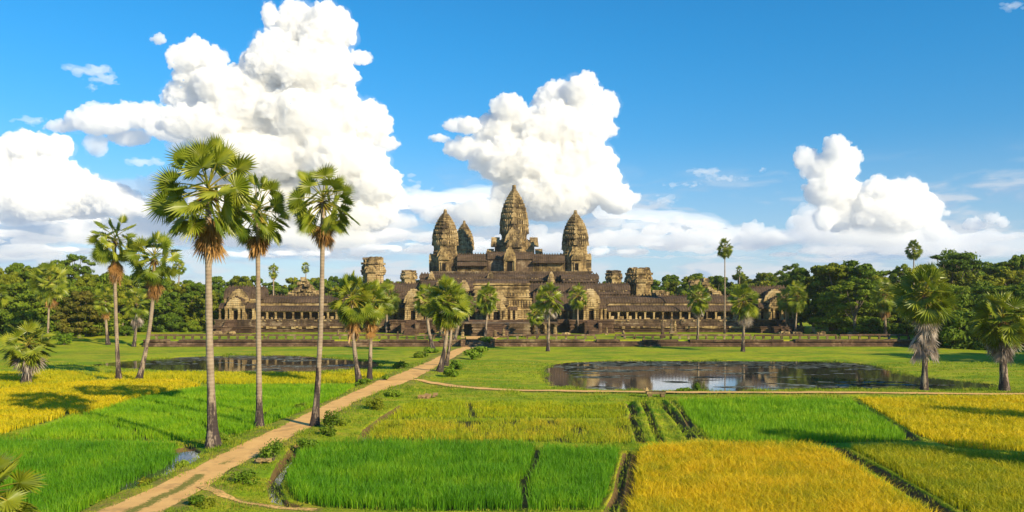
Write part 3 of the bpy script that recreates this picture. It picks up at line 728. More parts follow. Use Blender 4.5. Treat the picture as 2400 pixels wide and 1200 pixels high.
def build_palms():
    palm(500,1052,489,454,332,560,118,'tallest palm, thick flared trunk on the bank left of the dirt path', nleaf=42, skirt=.5, tr=.24, seed=3, sub=40, flare=2.6, petl=1.08)
    palm(607,1003,605,498,418,590,76,'tall palm standing just right of the tallest palm with brown skirt', nleaf=36, skirt=.28, tr=.20, seed=14, sub=34, petl=1.1)
    palm(737,1005,757,474,400,558,82,'tall slim palm whose flared foot meets the left edge of the dirt path', nleaf=36, skirt=.28, tr=.20, seed=8, sub=34, petl=1.1)
    palm(278,893,270,566,511,630,58,'tall palm with straight trunk near the left pond', nleaf=30, skirt=.5, tr=.22, seed=21)
    palm(325,893,362,608,547,680,64,'palm whose pale trunk leans right beside the left pond', nleaf=34, skirt=.3, tr=.24, seed=22)
    palm(112,812,115,662,618,712,44,'round headed palm before the dark forest at far left', nleaf=38, tr=.2, style='full', seed=23, skirt=.15)
    palm(62,897,65,812,760,842,62,'stubby palm with rough short trunk beside the yellow rice at far left', nleaf=34, skirt=.12, grey=True, tr=.40, style='full', seed=24, flare=1.0)
    palm(-22,850,-20,690,648,730,40,'palm cut off by the left edge in front of the forest', nleaf=30, tr=.2, style='full', seed=25)
    palm(253,812,247,706,668,742,28,'small palm left of a pair before the forest edge', nleaf=30, tr=.28, style='full', skirt=.2, seed=26)
    palm(313,813,320,712,672,752,33,'small palm right of a pair before the forest edge, pale dry skirt', nleaf=32, tr=.26, style='full', skirt=.28, grey=True, seed=27)
    palm(843,903,826,702,642,775,54,'bushy headed palm leaning left on the bank above the path fork', nleaf=48, tr=.23, style='full', skirt=.5, seed=28, flare=2.4)
    palm(866,890,870,712,660,768,46,'palm just right of the bushy leaning palm, dry fronds under its crown', nleaf=40, tr=.22, style='full', skirt=.45, seed=29)
    palm(907,781,906,702,655,742,34,'small dense palm before the left gate of the temple', Y=208, nleaf=36, tr=.3, style='full', seed=30)
    palm(1017,826,1000,706,664,745,34,'slender palm left of the leaning pair by the path', nleaf=34, tr=.3, style='full', seed=31)
    palm(1030,874,1050,712,650,770,56,'broad headed palm leaning right over the dirt path', nleaf=50, tr=.25, style='full', skirt=.1, seed=32, flare=2.2)
    palm(1045,860,1060,708,662,762,44,'palm behind the broad headed leaning palm by the path', nleaf=34, tr=.2, style='full', seed=33)
    palm(1060,812,1078,715,680,750,28,'palm where the path meets the stone embankment', nleaf=30, tr=.3, style='full', seed=34)
    palm(1100,782,1098,716,686,744,20,'thin far palm between the leaning pair and the temple steps', Y=206, nleaf=26, tr=.2, style='full', seed=35)
    palm(1136,811,1142,698,667,742,30,'straight palm just right of the temple steps', nleaf=38, tr=.2, style='full', seed=36)
    palm(1284,823,1287,698,664,742,35,'straight palm on the lawn before the right of the entrance', nleaf=38, tr=.22, style='full', skirt=.15, grey=True, seed=37)
    palm(1260,788,1256,738,711,764,23,'low palm left behind the straight lawn palm', Y=182, nleaf=28, tr=.18, style='full', seed=38)
    palm(1354,780,1354,694,668,732,25,'small palm before the gallery right of the entrance', Y=206, nleaf=32, tr=.2, style='full', seed=39)
    palm(1634,812,1637,698,664,740,30,'palm at the far bank of the right pond, left of a pair', nleaf=38, tr=.22, style='full', skirt=.15, grey=True, seed=40)
    palm(1741,824,1743,706,670,760,37,'palm at the far bank of the right pond, right of a pair', nleaf=42, tr=.24, style='full', skirt=.2, grey=True, seed=41)
    palm(1698,779,1699,583,558,606,20,'very tall thin palm rising alone above the right gallery', Y=205, nleaf=46, tr=.17, style='full', seed=42)
    palm(1845,782,1842,700,672,738,25,'left palm of two before the right corner pavilion', Y=205, nleaf=30, tr=.2, style='full', seed=44)
    palm(1862,783,1868,694,658,740,28,'right palm of two before the right corner pavilion', Y=202, nleaf=34, tr=.2, style='full', seed=45)
    palm(1925,768,1925,715,698,738,19,'small pale palm on the lawn right of the temple', Y=250, nleaf=22, tr=.22, style='full', seed=46)
    palm(2076,783,2073,690,655,742,33,'palm with straw skirt before the dark forest at right', Y=185, nleaf=32, tr=.28, style='full', skirt=.25, seed=47)
    palm(2165,911,2168,694,622,765,68,'big palm at the right pond with a shaggy grey sleeve of dead fronds', nleaf=50, tr=.27, style='full', skirt=1.15, grey=True, seed=48, flare=1.6)
    palm(2353,912,2350,752,686,820,72,'dark shaggy palm at the right edge by the pond', nleaf=46, tr=.36, style='full', skirt=.35, grey=True, seed=49, flare=1.2)
    palm(2143,760,2142,586,563,612,20,'very tall palm whose head stands above the right forest', Y=215, nleaf=44, tr=.18, style='full', seed=50)
    palm(1733,700,1733,635,621,652,10,'small distant palm head right of the very tall thin palm', Y=330, bz=1.0, nleaf=34, tr=.25, style='full', seed=51, sub=16)
    palm(640,700,641,636,618,657,14,'distant palm behind the left gallery, larger of two', Y=290, bz=1.0, nleaf=36, style='full', tr=.3, seed=52, sub=18, skirt=.05)
    palm(717,700,717,627,614,644,11,'distant palm behind the left gallery, smaller of two', Y=320, bz=1.0, nleaf=34, style='full', tr=.22, seed=53, sub=16)
    palm(400,770,420,626,608,646,16,'distant palm above the left forest behind the leaning palm', Y=240, nleaf=34, style='full', tr=.2, seed=54, sub=18)
    # beyond the frame on the right: their shadows fall across the right fields
    palm(3214,1192,3214,526,440,600,115,'palm outside the frame on the right', nleaf=34, tr=.26, style='full', seed=61)
    palm(4081,1277,4081,494,330,640,200,'second palm outside the frame on the right', nleaf=34, tr=.26, style='full', seed=62)
    palm(3491,1075,3491,568,470,650,100,'third palm outside the frame on the right', nleaf=34, tr=.26, style='full', seed=63)
    # crown of a low palm growing below the camera at the left
    palm(-60,1290,-30,1165,1080,1245,125,'low palm fronds poking in at the bottom left corner', Y=26.5, nleaf=26, tr=.25, style='full', seed=64, sub=40)
build_palms()
# ------------------------------------------------------------------ broadleaved trees
def m_leaf(c0, c1, c2, tr=.25):
    def f(N):
        P = geo_pos(N); n = N.noise(P, .12, 3, .6); n2 = N.noise(P, .8, 4, .6); r = attr(N, 'rnd')
        oi = N.new('ShaderNodeObjectInfo').outputs['Random']
        t = N.math('ADD', N.math('ADD', N.math('MULTIPLY', N.map(n2, .3, .7), .3), N.math('MULTIPLY', r, .3)), N.math('MULTIPLY', oi, .4))
        return leafy(N, N.ramp(t, [(0.1, c0), (.5, c1), (.92, c2)]), tr, .6, spec=.15)
    return f
ML = {'deep': mat('leaf_deep', m_leaf((.05, .10, .010), (.12, .19, .012), (.26, .31, .018))),
      'warm': mat('leaf_warm', m_leaf((.10, .14, .010), (.21, .24, .014), (.34, .32, .02))),
      'rust': mat('leaf_rust', m_leaf((.07, .10, .012), (.15, .14, .018), (.26, .19, .03))),
      'bush': mat('leaf_bush', m_leaf((.07, .14, .010), (.15, .25, .015), (.27, .36, .03)))}
def m_bark(N):
    P = geo_pos(N); n = N.noise(N.vmath('MULTIPLY', P, (1, 1, .3)), 2.0, 5, .7)
    return prin(N, N.mix(n, (.10, .075, .05), (.26, .21, .16)), .9, n, .5, .05, spec=.1)
MB_ = mat('tree_bark', m_bark)
def cards(C, R, n, size, rng, flat=1.0, shell=.55):
    """leaf cards filling ellipsoid clumps; C (m,3) centres, R (m,3) radii, n cards per clump"""
    m = len(C); d = rng.normal(size=(m*n, 3)); d /= np.linalg.norm(d, axis=1)[:, None]
    rad = (shell+(1-shell)*rng.uniform(0, 1, m*n)**.6)*np.where(rng.uniform(0, 1, m*n) < .16, rng.uniform(1.0, 1.45, m*n), 1.0)
    Cc = np.repeat(C, n, 0); Rr = np.repeat(R, n, 0); p = Cc+d*Rr*rad[:, None]
    nr = d*np.array([1, 1, 1.25])+rng.normal(0, .55, (m*n, 3)); nr /= np.linalg.norm(nr, axis=1)[:, None]
    a = np.cross(nr, rng.normal(size=(m*n, 3))); a /= np.linalg.norm(a, axis=1)[:, None]; b = np.cross(nr, a)
    s = size*rng.uniform(.55, 1.25, m*n)[:, None]; a *= s; b *= s*.62
    V = np.stack([p-a, p-b*.9, p+a, p+b*.9], 1).reshape(-1, 3); i = np.arange(m*n)*4
    F = np.stack([i, i+1, i+2, i+3], 1); rnd = np.repeat(np.repeat(rng.uniform(0, 1, m), n)*.6+rng.uniform(0, .4, m*n), 4)
    return V, F, rnd
def tree_meshes(seed, H, W, style):
    """returns crown vertices etc. for a tree of height H and crown half width W"""
    rng = np.random.default_rng(seed); clumps = []; br = []
    if style == 'round':
        cb, ct = H*.20, H; n = 84
        for i in range(n):
            u = rng.uniform(0, 1); zz = cb+(ct-cb)*u; prof = math.sin(PI*min(1, .16+.80*u))**.6
            a = rng.uniform(0, 2*PI); rr = W*prof*rng.uniform(.35, .95)
            s = W*rng.uniform(.11, .30)*(1-.3*u); clumps.append((rr*math.cos(a)*(1.12 if i % 5 == 0 else 1), rr*math.sin(a), zz-s*.6, s, s*rng.uniform(.7, 1.2), s*rng.uniform(.5, .8)))
    elif style == 'layer':     # rain tree: broad flat plates of foliage one above another
        for lv in range(7):
            zz = H*(.24+.73*lv/6); ww = W*(1.0-.62*(lv/6)**1.8); m = int(15-lv*1.3)
            for i in range(m):
                a = rng.uniform(0, 2*PI); rr = ww*rng.uniform(.2, 1)**.6; s = W*rng.uniform(.20, .34)
                clumps.append((rr*math.cos(a), rr*math.sin(a), zz+rng.uniform(-.5, .5)-(rr/W)**2*H*.07, s, s, s*.30))
    elif style == 'tall':
        for i in range(34):
            u = rng.uniform(0, 1)**.8; zz = H*(.42+.56*u); a = rng.uniform(0, 2*PI); rr = W*math.sin(PI*(.15+.72*u))*rng.uniform(.3, 1)
            s = W*rng.uniform(.20, .36); clumps.append((rr*math.cos(a), rr*math.sin(a), zz-s*.5, s, s, s*.65))
    elif style == 'sparse':    # emergent with open crown, sky seen through
        for i in range(26):
            a = rng.uniform(0, 2*PI); rr = W*rng.uniform(.1, 1)**.6; zz = H*(.98-.20*(rr/W)**2)-rng.uniform(0, .22)*H*rng.uniform(0, 1)
            s = W*rng.uniform(.14, .24); clumps.append((rr*math.cos(a), rr*math.sin(a), zz-s*.4, s, s, s*.45))
    elif style == 'low':       # shrubby edge growth down to the ground
        for i in range(30):
            u = rng.uniform(0, 1); a = rng.uniform(0, 2*PI); rr = W*math.sqrt(max(0, 1-u**2.2))*rng.uniform(.4, 1); s = W*rng.uniform(.22, .38)
            clumps.append((rr*math.cos(a), rr*math.sin(a), H*(.06+.9*u)-s*.4, s, s, s*.75))
    c = np.array(clumps); nper = {'round': 190, 'layer': 130, 'tall': 210, 'sparse': 150, 'low': 230}[style]
    V, F, rnd = cards(c[:, :3], c[:, 3:], nper, .42 if style != 'sparse' else .32, rng)
    # trunk and limbs
    tp = []; n = 8; pts = [np.array([math.sin(i*.7+seed)*.25, math.cos(i*.9+seed)*.2, H*.62*i/(n-1)]) for i in range(n)]
    r0 = H*.022+.08; tv, tf = tube(pts, [r0*(1.5 if i == 0 else 1.0-.09*i) for i in range(n)], 9, .06, rng); tp.append((tv, tf, 0, 0))
    pick = rng.choice(len(c), min(11 if style != 'sparse' else 18, len(c)), replace=False)
    for j in pick:
        k = rng.integers(3, n); p0 = pts[k]; p2 = c[j, :3]; p1 = (p0+p2)/2+np.array([0, 0, -.06*H*rng.uniform(-.3, 1)])
        bv, bf = tube([p0, p1, p2], [r0*.42, r0*.28, r0*.10], 6); tp.append((bv, bf, 0, 0))
    return (V, F, rnd), tp
TREE_LIB = {}
def tree_lib(key, seed, H, W, style, lm):
    (V, F, rnd), tp = tree_meshes(seed, H, W, style)
    cm = np_mesh('crown', V, F, ML[lm]); a = cm.attributes.new('rnd', 'FLOAT', 'POINT'); a.data.foreach_set('value', rnd.astype(np.float32))
    tm = mesh_parts('trunk', tp, [MB_], True); TREE_LIB[key] = (cm, tm, H, W)
for s_ in (1, 2, 3): tree_lib('round%d' % s_, 100+s_, 16, 6.5, 'round', 'deep')
for s_ in (1, 2): tree_lib('warm%d' % s_, 110+s_, 16, 6.5, 'round', 'warm')
for s_ in (1, 2, 3): tree_lib('layer%d' % s_, 120+s_, 15, 9.5, 'layer', 'deep')
for s_ in (1, 2): tree_lib('tall%d' % s_, 130+s_, 20, 4.6, 'tall', 'warm' if s_ == 1 else 'deep')
for s_ in (1, 2): tree_lib('sparse%d' % s_, 140+s_, 22, 6.5, 'sparse', 'deep')
for s_ in (1, 2): tree_lib('low%d' % s_, 150+s_, 7, 4.8, 'low', 'deep')
tree_lib('rust1', 160, 12, 5, 'round', 'rust')
def tree(key, x, y, h, w, label, group=None, rz=None, gz=None):
    cm, tm, H, W = TREE_LIB[key]; z = zat(x, y) if gz is None else gz
    r = empty('forest_tree', (x, y, z-.1), rz if rz is not None else (x*12.9+y*7.1) % 6.28); tag(r, label, 'tree', group)
    r.scale = (w/W, w/W, h/H)
    link_obj('crown', cm, r); link_obj('trunk', tm, r); return r
TOPL = [(-300,600),(0,612),(80,606),(150,612),(230,622),(300,630),(380,640),(450,650),(520,648),(560,655),(600,645),(650,655),(700,645),(770,640),(830,655),(900,652),(960,655),
        (1400,652),(1500,650),(1560,645),(1620,636),(1660,628),(1700,642),(1750,645),(1800,634),(1840,642),(1880,622),(1960,612),(2010,614),(2060,628),(2100,630),(2150,625),(2220,604),(2300,606),(2400,600),(2800,590)]
def topline(px): return float(np.interp(px, [a for a, b in TOPL], [b for a, b in TOPL]))
MARKS = [(-100,'past the left edge'),(20,'above the palm cut off by the left edge'),(112,'behind the round headed far left palm'),(190,'right of the round headed far left palm'),(255,'behind the tall straight pond palm'),(318,'behind the two small dry skirted palms'),(365,'behind the right leaning pond palm'),
 (430,'left of the tallest palm'),(490,'behind the tallest palm'),(550,'behind the left corner pavilion'),(605,'behind the second tall palm'),(645,'behind the larger distant palm'),(715,'behind the left crumbling ruin'),(757,'behind the third tall palm'),(800,'left of the tall broken stump'),(870,'behind the tall broken stump'),(950,'behind the small left broken stump'),
 (1440,'behind the small right broken stump'),(1500,'behind the wide broken tower'),(1560,'right of the wide broken tower'),(1637,'above the left pond bank palm'),(1699,'behind the very tall thin palm'),(1741,'above the right pond bank palm'),(1800,'behind the right corner pavilion'),(1865,'above the two pavilion palms'),(1925,'above the small pale lawn palm'),
 (1990,'left of the straw skirted palm'),(2075,'behind the straw skirted palm'),(2145,'under the very tall palm head'),(2200,'just right of the big grey sleeved palm'),(2270,'between the two shaggy palms'),(2350,'behind the dark shaggy right palm'),(2420,'at the right edge'),(2520,'past the right edge'),(2750,'far past the right edge'),(3000,'farthest past the right edge')]
ROWN = {196:'near row',212:'second row',232:'back row',222:'second row',262:'last row',190:'front edge',215:'front edge',345:'farthest row',320:'nearer row',205:'near row',245:'back row',198:'front edge',178:'nearest row',165:'front edge',150:'nearest row',118:'nearest row'}
def build_forest():
    rnd = random.Random(4)
    def row(p0, p1, Y, step, drop, kinds, lab, wide=1.0, jit=4.0):
        px = p0
        while px < p1:
            q = px+rnd.uniform(-.25, .25)*step; yy = Y+rnd.uniform(-jit, jit); k = rnd.choice(kinds)
            top = topline(q)+drop+rnd.uniform(-4, 12); x = XW(q, yy); gz = 1.1 if yy > 200 else zat(x, yy)
            h = ZW(top, yy)-gz; H, W = TREE_LIB[k][2:]; w = W*h/H*rnd.uniform(.85, 1.15)*wide
            if k.startswith('layer'): w = min(w, 12)
            tree(k, x, yy, h, w, lab[k[:-1]]+' '+min(MARKS, key=lambda m: abs(m[0]-q))[1]+', '+ROWN[Y], 'forest trees '+lab['where'], gz=gz); px += step*rnd.uniform(.85, 1.15)
    def labs(where):
        return {'where': where, 'round': 'dark green tree', 'warm': 'olive green tree',
         'layer': 'flat layered tree', 'tall': 'narrow tall tree',
         'sparse': 'open crowned tree', 'low': 'leafy undergrowth', 'rust': 'rusty leaved tree'}
    A = labs('left of the temple'); B = labs('right of the temple'); Cc = labs('behind the left gallery'); D = labs('behind the right gallery')
    row(-180, 250, 196, 62, 52, ['layer1', 'layer2', 'layer3', 'round1'], A)
    row(-200, 330, 212, 56, 22, ['layer1', 'warm2', 'tall1', 'warm1'], A)
    row(-150, 520, 232, 52, 3, ['warm1', 'round3', 'warm2', 'round1'], A)
    row(340, 520, 222, 42, 34, ['round1', 'round3', 'warm2'], A)
    row(250, 540, 262, 46, 2, ['round1', 'warm1', 'round2'], A)
    row(-150, 330, 190, 44, 122, ['low1', 'low2'], A)
    row(330, 520, 215, 40, 92, ['low1', 'low2', 'round2'], A)
    row(520, 980, 345, 36, 0, ['round1', 'round2', 'warm1', 'round3', 'warm2'], Cc)
    row(530, 900, 320, 40, 16, ['round3', 'warm2', 'round1'], Cc)
    row(1395, 1900, 345, 36, 0, ['round1', 'warm2', 'warm1', 'round3'], D)
    row(1540, 1900, 320, 38, 16, ['warm1', 'round1', 'round2'], D)
    row(1975, 2560, 205, 56, 55, ['round1', 'layer1', 'warm1', 'round3', 'layer3'], B)
    row(1945, 2560, 222, 54, 22, ['round2', 'warm2', 'warm1', 'tall1', 'warm2'], B)
    row(1880, 2560, 245, 48, 2, ['warm2', 'round3', 'warm1', 'round2'], B)
    row(1985, 2560, 198, 40, 118, ['low1', 'low2'], B)
    row(2240, 2560, 178, 60, 60, ['layer1', 'round1', 'layer3'], B)
    row(2200, 2560, 165, 50, 118, ['low2', 'low1', 'round3'], B)
    row(2620, 3100, 150, 90, 30, ['layer1', 'round1', 'round3'], B); row(2700, 3300, 118, 120, -20, ['round1', 'layer3'], B)
    for k, px, top, Y, w, lab in (('sparse1', 172, 588, 235, 6.5, 'wide open crowned tree topping the skyline above the far left palms'),
         ('sparse2', 2232, 582, 225, 8.0, 'large umbrella shaped tree on the skyline above the right forest'), ('layer2', 2245, 590, 228, 8.0, 'layered crown just under the umbrella shaped skyline tree'),
         ('tall1', 1960, 608, 215, 5.5, 'tall leafy tree on the skyline left of the tall palm head'), ('tall2', 2012, 606, 212, 5.0, 'tall dark tree on the skyline between the gallery and the big palm'),
         ('sparse1', 1858, 612, 260, 5.0, 'spindly tree on the skyline just right of the corner pavilion'), ('sparse2', 1820, 628, 300, 4.5, 'small spindly tree above the right corner pavilion'),
         ('rust1', 185, 682, 188, 5.5, 'brownish green tree at the front of the left forest'), ('tall2', 2005, 650, 196, 4.5, 'slim bright tree in front of the dark right forest'),
         ('sparse1', 2115, 612, 230, 3.4, 'small open tree beside the tall palm head'), ('warm1', 562, 641, 300, 7.0, 'bright green round tree behind the left corner pavilion'),
         ('sparse2', 2335, 600, 240, 6.0, 'open crowned tree on the skyline near the right edge'), ('round1', 2385, 596, 238, 6.0, 'round dark tree on the skyline at the right edge')):
        x = XW(px, Y); gz = 1.1; tree(k, x, Y, ZW(top, Y)-gz, w, lab, None, gz=gz)
build_forest()
def bush(px, py, r, h, label, lm='bush', seed=1, name='bush', n=9, Y=None, size=.07):
    rng = np.random.default_rng(seed); x, y = G(px, py); z = zat(x, y)
    c = []; 
    for i in range(n):
        a = rng.uniform(0, 2*PI); rr = r*rng.uniform(0, .75); s = r*rng.uniform(.3, .5); c.append((rr*math.cos(a), rr*math.sin(a), h*rng.uniform(.25, .8), s, s, s*.8*h/r if h < r else s))
    c = np.array(c); V, F, rd = cards(c[:, :3], c[:, 3:], 110, size, rng, shell=.3)
    V[:, 2] = np.abs(V[:, 2])
    Q = [(np.array(V), F[:, [0, 1, 2]], 0, 0), (np.array(V), F[:, [0, 2, 3]], 0, 0)]
    root = empty(name, (x, y, z-.03)); tag(root, label, 'bush' if name == 'bush' else 'plant', 'bushes along the dirt path')
    cm = np_mesh('foliage', V, F, ML[lm]); a = cm.attributes.new('rnd', 'FLOAT', 'POINT'); a.data.foreach_set('value', rd.astype(np.float32)); link_obj('foliage', cm, root)
    tp = []
    for i in range(7):
        p = c[i % len(c), :3]; tv, tf = tube([np.array([rng.uniform(-.1, .1)*r, rng.uniform(-.1, .1)*r, 0]), p*np.array([.6, .6, .6]), p], [.03, .02, .008], 5); tp.append((tv, tf, 0, 0))
    link_obj('stem', mesh_parts('stem', tp, [MB_], True), root)
def build_bushes():
    B = [(775,1010,.62,1.1,'tall dark bush hugging the foot of the slim palm by the path'),(768,1024,.55,.5,'lower bush just below the tall dark bush by the path'),(640,1085,.75,1.0,'round bush with pale stones at the right edge of the path'),
     (712,1056,.75,.6,'spreading bush between the round bush and the slim palm'),(885,960,.85,.85,'round bush on the bank above the muddy yellow plot'),(922,932,.75,.6,'bright bush at the top of the bank near the fork'),
     (568,1136,.75,.55,'spiky low shrub on the verge in the foreground'),(430,1092,.42,.40,'small leafy plant beside the left ditch water'),(342,1128,.4,.45,'yellowish plant standing in the left ditch'),(700,962,.5,.5,'dark bush on the left verge near the slim palm'),
     (718,956,.45,.4,'small dark bush beside the slim palm on the field side'),(520,1040,.35,.5,'small bush right of the tallest palm trunk'),(985,838,1.1,.9,'dark bush on the left of the path below the embankment'),(1012,828,1.0,.8,'bush against the slender palm left of the path'),
     (1125,828,1.3,1.0,'bush right of the path just below the embankment'),(1105,842,1.2,1.1,'bush beside the upper path, second from the embankment'),(1140,812,1.5,1.4,'leafy bush at the foot of the temple steps'),(1070,866,.9,.9,'bush beside the leaning palms on the right of the path'),
     (1055,884,.8,1.0,'small bush at the foot of the broad headed leaning palm'),(850,905,.7,.5,'low bush at the feet of the leaning palm above the fork'),(905,898,.4,.35,'tiny bush on the left edge of the fork'),(940,862,.9,.7,'low bush on the left bank of the upper path'),
     (1636,912,.35,.7,'tuft of reeds at the near bank of the right pond'),(1605,914,.6,.3,'low plants left of the reed tuft on the pond bank'),(1740,906,.9,.35,'low weeds on the near bank in the middle of the right pond'),(460,1190,.4,.35,'small weed on the verge at the bottom of the path'),
     (485,1192,.35,.3,'yellowish weed at the bottom edge of the picture beside the path'),(930,1000,.4,.3,'low weed on the earthen bank of the yellow plot'),(800,1000,.6,.4,'straw coloured tussock right of the tall dark bush'),(1425,790,1.2,1.3,'rounded bush on the terrace right of the entrance'),
     (800,790,1.1,1.3,'rounded bush at the foot of the left gallery'),(150,812,1.5,2.0,'leafy sapling at the edge of the left forest')]
    for i, (px, py, r, h, lab) in enumerate(B):
        lm = 'deep' if 'dark' in lab else ('warm' if ('yellow' in lab or 'straw' in lab) else 'bush')
        Y = G(px, py)[1]; bush(px, py, r*1.3, h*1.3, lab, lm, 300+i, size=.075*max(1, Y/50))
build_bushes(); build_rice(); build_grass()
# ------------------------------------------------------------------ temple of weathered sandstone
def m_stone(dark, tan, pale, joints=.42, wear=.5):
    def f(N):
        P = geo_pos(N); n = N.noise(P, .22, 5, .65); n2 = N.noise(P, 1.3, 5, .7); n3 = N.noise(N.vmath('MULTIPLY', P, (1, 1, .3)), .8, 4, .65)
        z = N.sep(P)[2]; jz = N.math('FRACT', N.math('MULTIPLY', z, 1/joints)); jl = N.map(N.math('ABSOLUTE', N.math('SUBTRACT', jz, .5)), .40, .48)
        x = N.sep(P)[0]; row = N.math('FLOOR', N.math('MULTIPLY', z, 1/joints))
        cell = N.vor(N.comb(N.math('MULTIPLY', x, .9), N.math('MULTIPLY', N.sep(P)[1], .9), N.math('MULTIPLY', row, .77)), 1.0, out='Color')
        rv = N.sep(cell)[0]
        t = N.math('ADD', N.math('MULTIPLY', N.map(n, .32, .68), .5), N.math('ADD', N.math('MULTIPLY', N.map(n3, .35, .65), .28), N.math('MULTIPLY', rv, .22)))
        c = N.ramp(t, [(wear-.28, dark), (wear, tuple((a+b)/2 for a, b in zip(dark, tan))), (wear+.14, tan), (1.0, pale)])
        c = N.mix(N.map(n2, .60, .72), c, tuple(q*.35 for q in dark)); c = N.mix(N.math('MULTIPLY', jl, .55), c, (.03, .022, .016))
        b = N.math('SUBTRACT', N.math('ADD', n2, N.math('MULTIPLY', rv, .4)), jl)
        return prin(N, c, .92, b, .8, .12, spec=.1)
    return f
def m_roof(N):
    P = geo_pos(N); n = N.noise(P, .3, 5, .65); n2 = N.noise(P, 1.6, 5, .7); x = N.sep(P)[0]
    w = N.math('SINE', N.math('MULTIPLY', x, 9.0))
    c = N.mix(N.map(n, .35, .65), (.060, .040, .025), (.118, .078, .050)); c = N.mix(N.math('MULTIPLY', N.map(w, 0, 1), .12), c, (.035, .022, .018))
    c = N.mix(N.map(n2, .61, .72), c, (.30, .24, .16))
    return prin(N, c, .85, N.math('ADD', N.math('MULTIPLY', w, .5), n2), .6, .10, spec=.15)
MS = mat('sandstone_carved', m_stone((.075, .055, .036), (.41, .29, .135), (.58, .46, .27), .55, .47))
MSY = mat('sandstone_bare', m_stone((.10, .066, .036), (.43, .305, .135), (.58, .45, .25), .5, .45))
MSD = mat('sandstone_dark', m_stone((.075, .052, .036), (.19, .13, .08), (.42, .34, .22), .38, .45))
MLAT = mat('laterite_block', m_stone((.080, .050, .034), (.17, .105, .066), (.36, .27, .16), .40, .50))
MR_ = mat('stone_tile_roof', m_roof)
MBLK = mat('painted_interior_shade', lambda N: prin(N, (.018, .015, .013), 1.0, spec=0.0))  # near-black paint standing for the shade inside doors and windows
class MB:
    def __init__(s): s.V = []; s.F = []
    def add(s, V, F):
        o = len(s.V); s.V += [tuple(v) for v in V]; s.F += [tuple(i+o for i in f) for f in F]
    def box(s, x0, x1, y0, y1, z0, z1, tx=0, ty=0):
        s.add([(x0, y0, z0), (x1, y0, z0), (x1, y1, z0), (x0, y1, z0), (x0+tx, y0+ty, z1), (x1-tx, y0+ty, z1), (x1-tx, y1-ty, z1), (x0+tx, y1-ty, z1)],
              [(3, 2, 1, 0), (4, 5, 6, 7), (0, 1, 5, 4), (1, 2, 6, 5), (2, 3, 7, 6), (3, 0, 4, 7)])
    def prism(s, P, z0, z1, k=1.0, c=(0, 0)):
        n = len(P); T = [((x-c[0])*k+c[0], (y-c[1])*k+c[1]) for x, y in P]
        s.add([(x, y, z0) for x, y in P]+[(x, y, z1) for x, y in T], [tuple(range(n-1, -1, -1)), tuple(range(n, 2*n))]+[(i, (i+1) % n, (i+1) % n+n, i+n) for i in range(n)])
    def extr_x(s, prof, x0, x1, seg=1):     # prof list of (y, z), counter-clockwise seen from -x
        n = len(prof); V = []; 
        for k in range(seg+1): x = x0+(x1-x0)*k/seg; V += [(x, y, z) for y, z in prof]
        F = [tuple(range(n-1, -1, -1)), tuple(range(seg*n, seg*n+n))]
        for k in range(seg): F += [(k*n+i, k*n+(i+1) % n, (k+1)*n+(i+1) % n, (k+1)*n+i) for i in range(n)]
        s.add(V, F)
    def extr_y(s, prof, y0, y1):
        n = len(prof); V = [(x, y0, z) for x, z in prof]+[(x, y1, z) for x, z in prof]
        s.add(V, [tuple(range(n)), tuple(range(2*n-1, n-1, -1))]+[((i+1) % n, i, i+n, (i+1) % n+n) for i in range(n)])
    def mesh(s, name, m):
        import bmesh
        me = bpy.data.meshes.new(name); me.from_pydata(s.V, [], s.F); me.materials.append(m)
        bm = bmesh.new(); bm.from_mesh(me); bmesh.ops.recalc_face_normals(bm, faces=bm.faces); bm.to_mesh(me); bm.free(); return me
    def build(s, name, m, parent=None, label=None):
        o = link_obj(name, s.mesh(name, m), parent)
        if label: o['label'] = label
        return o
def jitter(mb, amp, seed=1):
    """worn stone: nudge vertices that share a place by the same amount"""
    rng = {}; rnd = random.Random(seed)
    for i, v in enumerate(mb.V):
        k = (round(v[0], 2), round(v[1], 2), round(v[2], 2))
        if k not in rng: rng[k] = (rnd.uniform(-amp, amp), rnd.uniform(-amp, amp), rnd.uniform(-amp, amp))
        mb.V[i] = tuple(a+b for a, b in zip(v, rng[k]))
def redent(cx, cy, a):
    q = [(1, .34), (.87, .34), (.87, .54), (.72, .54), (.72, .72), (.54, .72), (.54, .87), (.34, .87), (.34, 1)]
    P = []
    for k in range(4):
        c, s_ = math.cos(k*PI/2), math.sin(k*PI/2)
        P += [(cx+(x*c-y*s_)*a, cy+(x*s_+y*c)*a) for x, y in q]
    return P
CORN = [(1, .34), (.87, .54), (.72, .72), (.54, .87), (.34, 1)]
def spike(mb, x, y, z, w, h, ang):
    """antefix: upright leaf-shaped stone leaning a little inwards"""
    c, s_ = math.cos(ang), math.sin(ang); tx, ty = -s_, c
    pts = [(-w, 0), (w, 0), (w*1.05, h*.45), (0, h), (-w*1.05, h*.45)]; d = w*.7; V = []
    for k in (0, 1):
        for u, v in pts: r = (d if k == 0 else -d)-v*.10; V.append((x+tx*u+c*r, y+ty*u+s_*r, z+v))
    mb.add(V, [(0, 1, 2, 3, 4), (9, 8, 7, 6, 5)]+[(i, i+5, (i+1) % 5+5, (i+1) % 5) for i in range(5)])
def vault(w, h, n=7, eave=.25):
    """pointed corbelled vault profile across half width w and height h"""
    R = [(w+eave, -.12), (w+eave, .12)]
    for i in range(1, n+1): t = i/n; R.append((w*math.cos(t*PI/2)**.72 if t < 1 else .12, .12+(h-.12)*math.sin(t*PI/2)**.9))
    return R+[(.12, h+.35), (-.12, h+.35)]+[(-a, b) for a, b in R[::-1]]
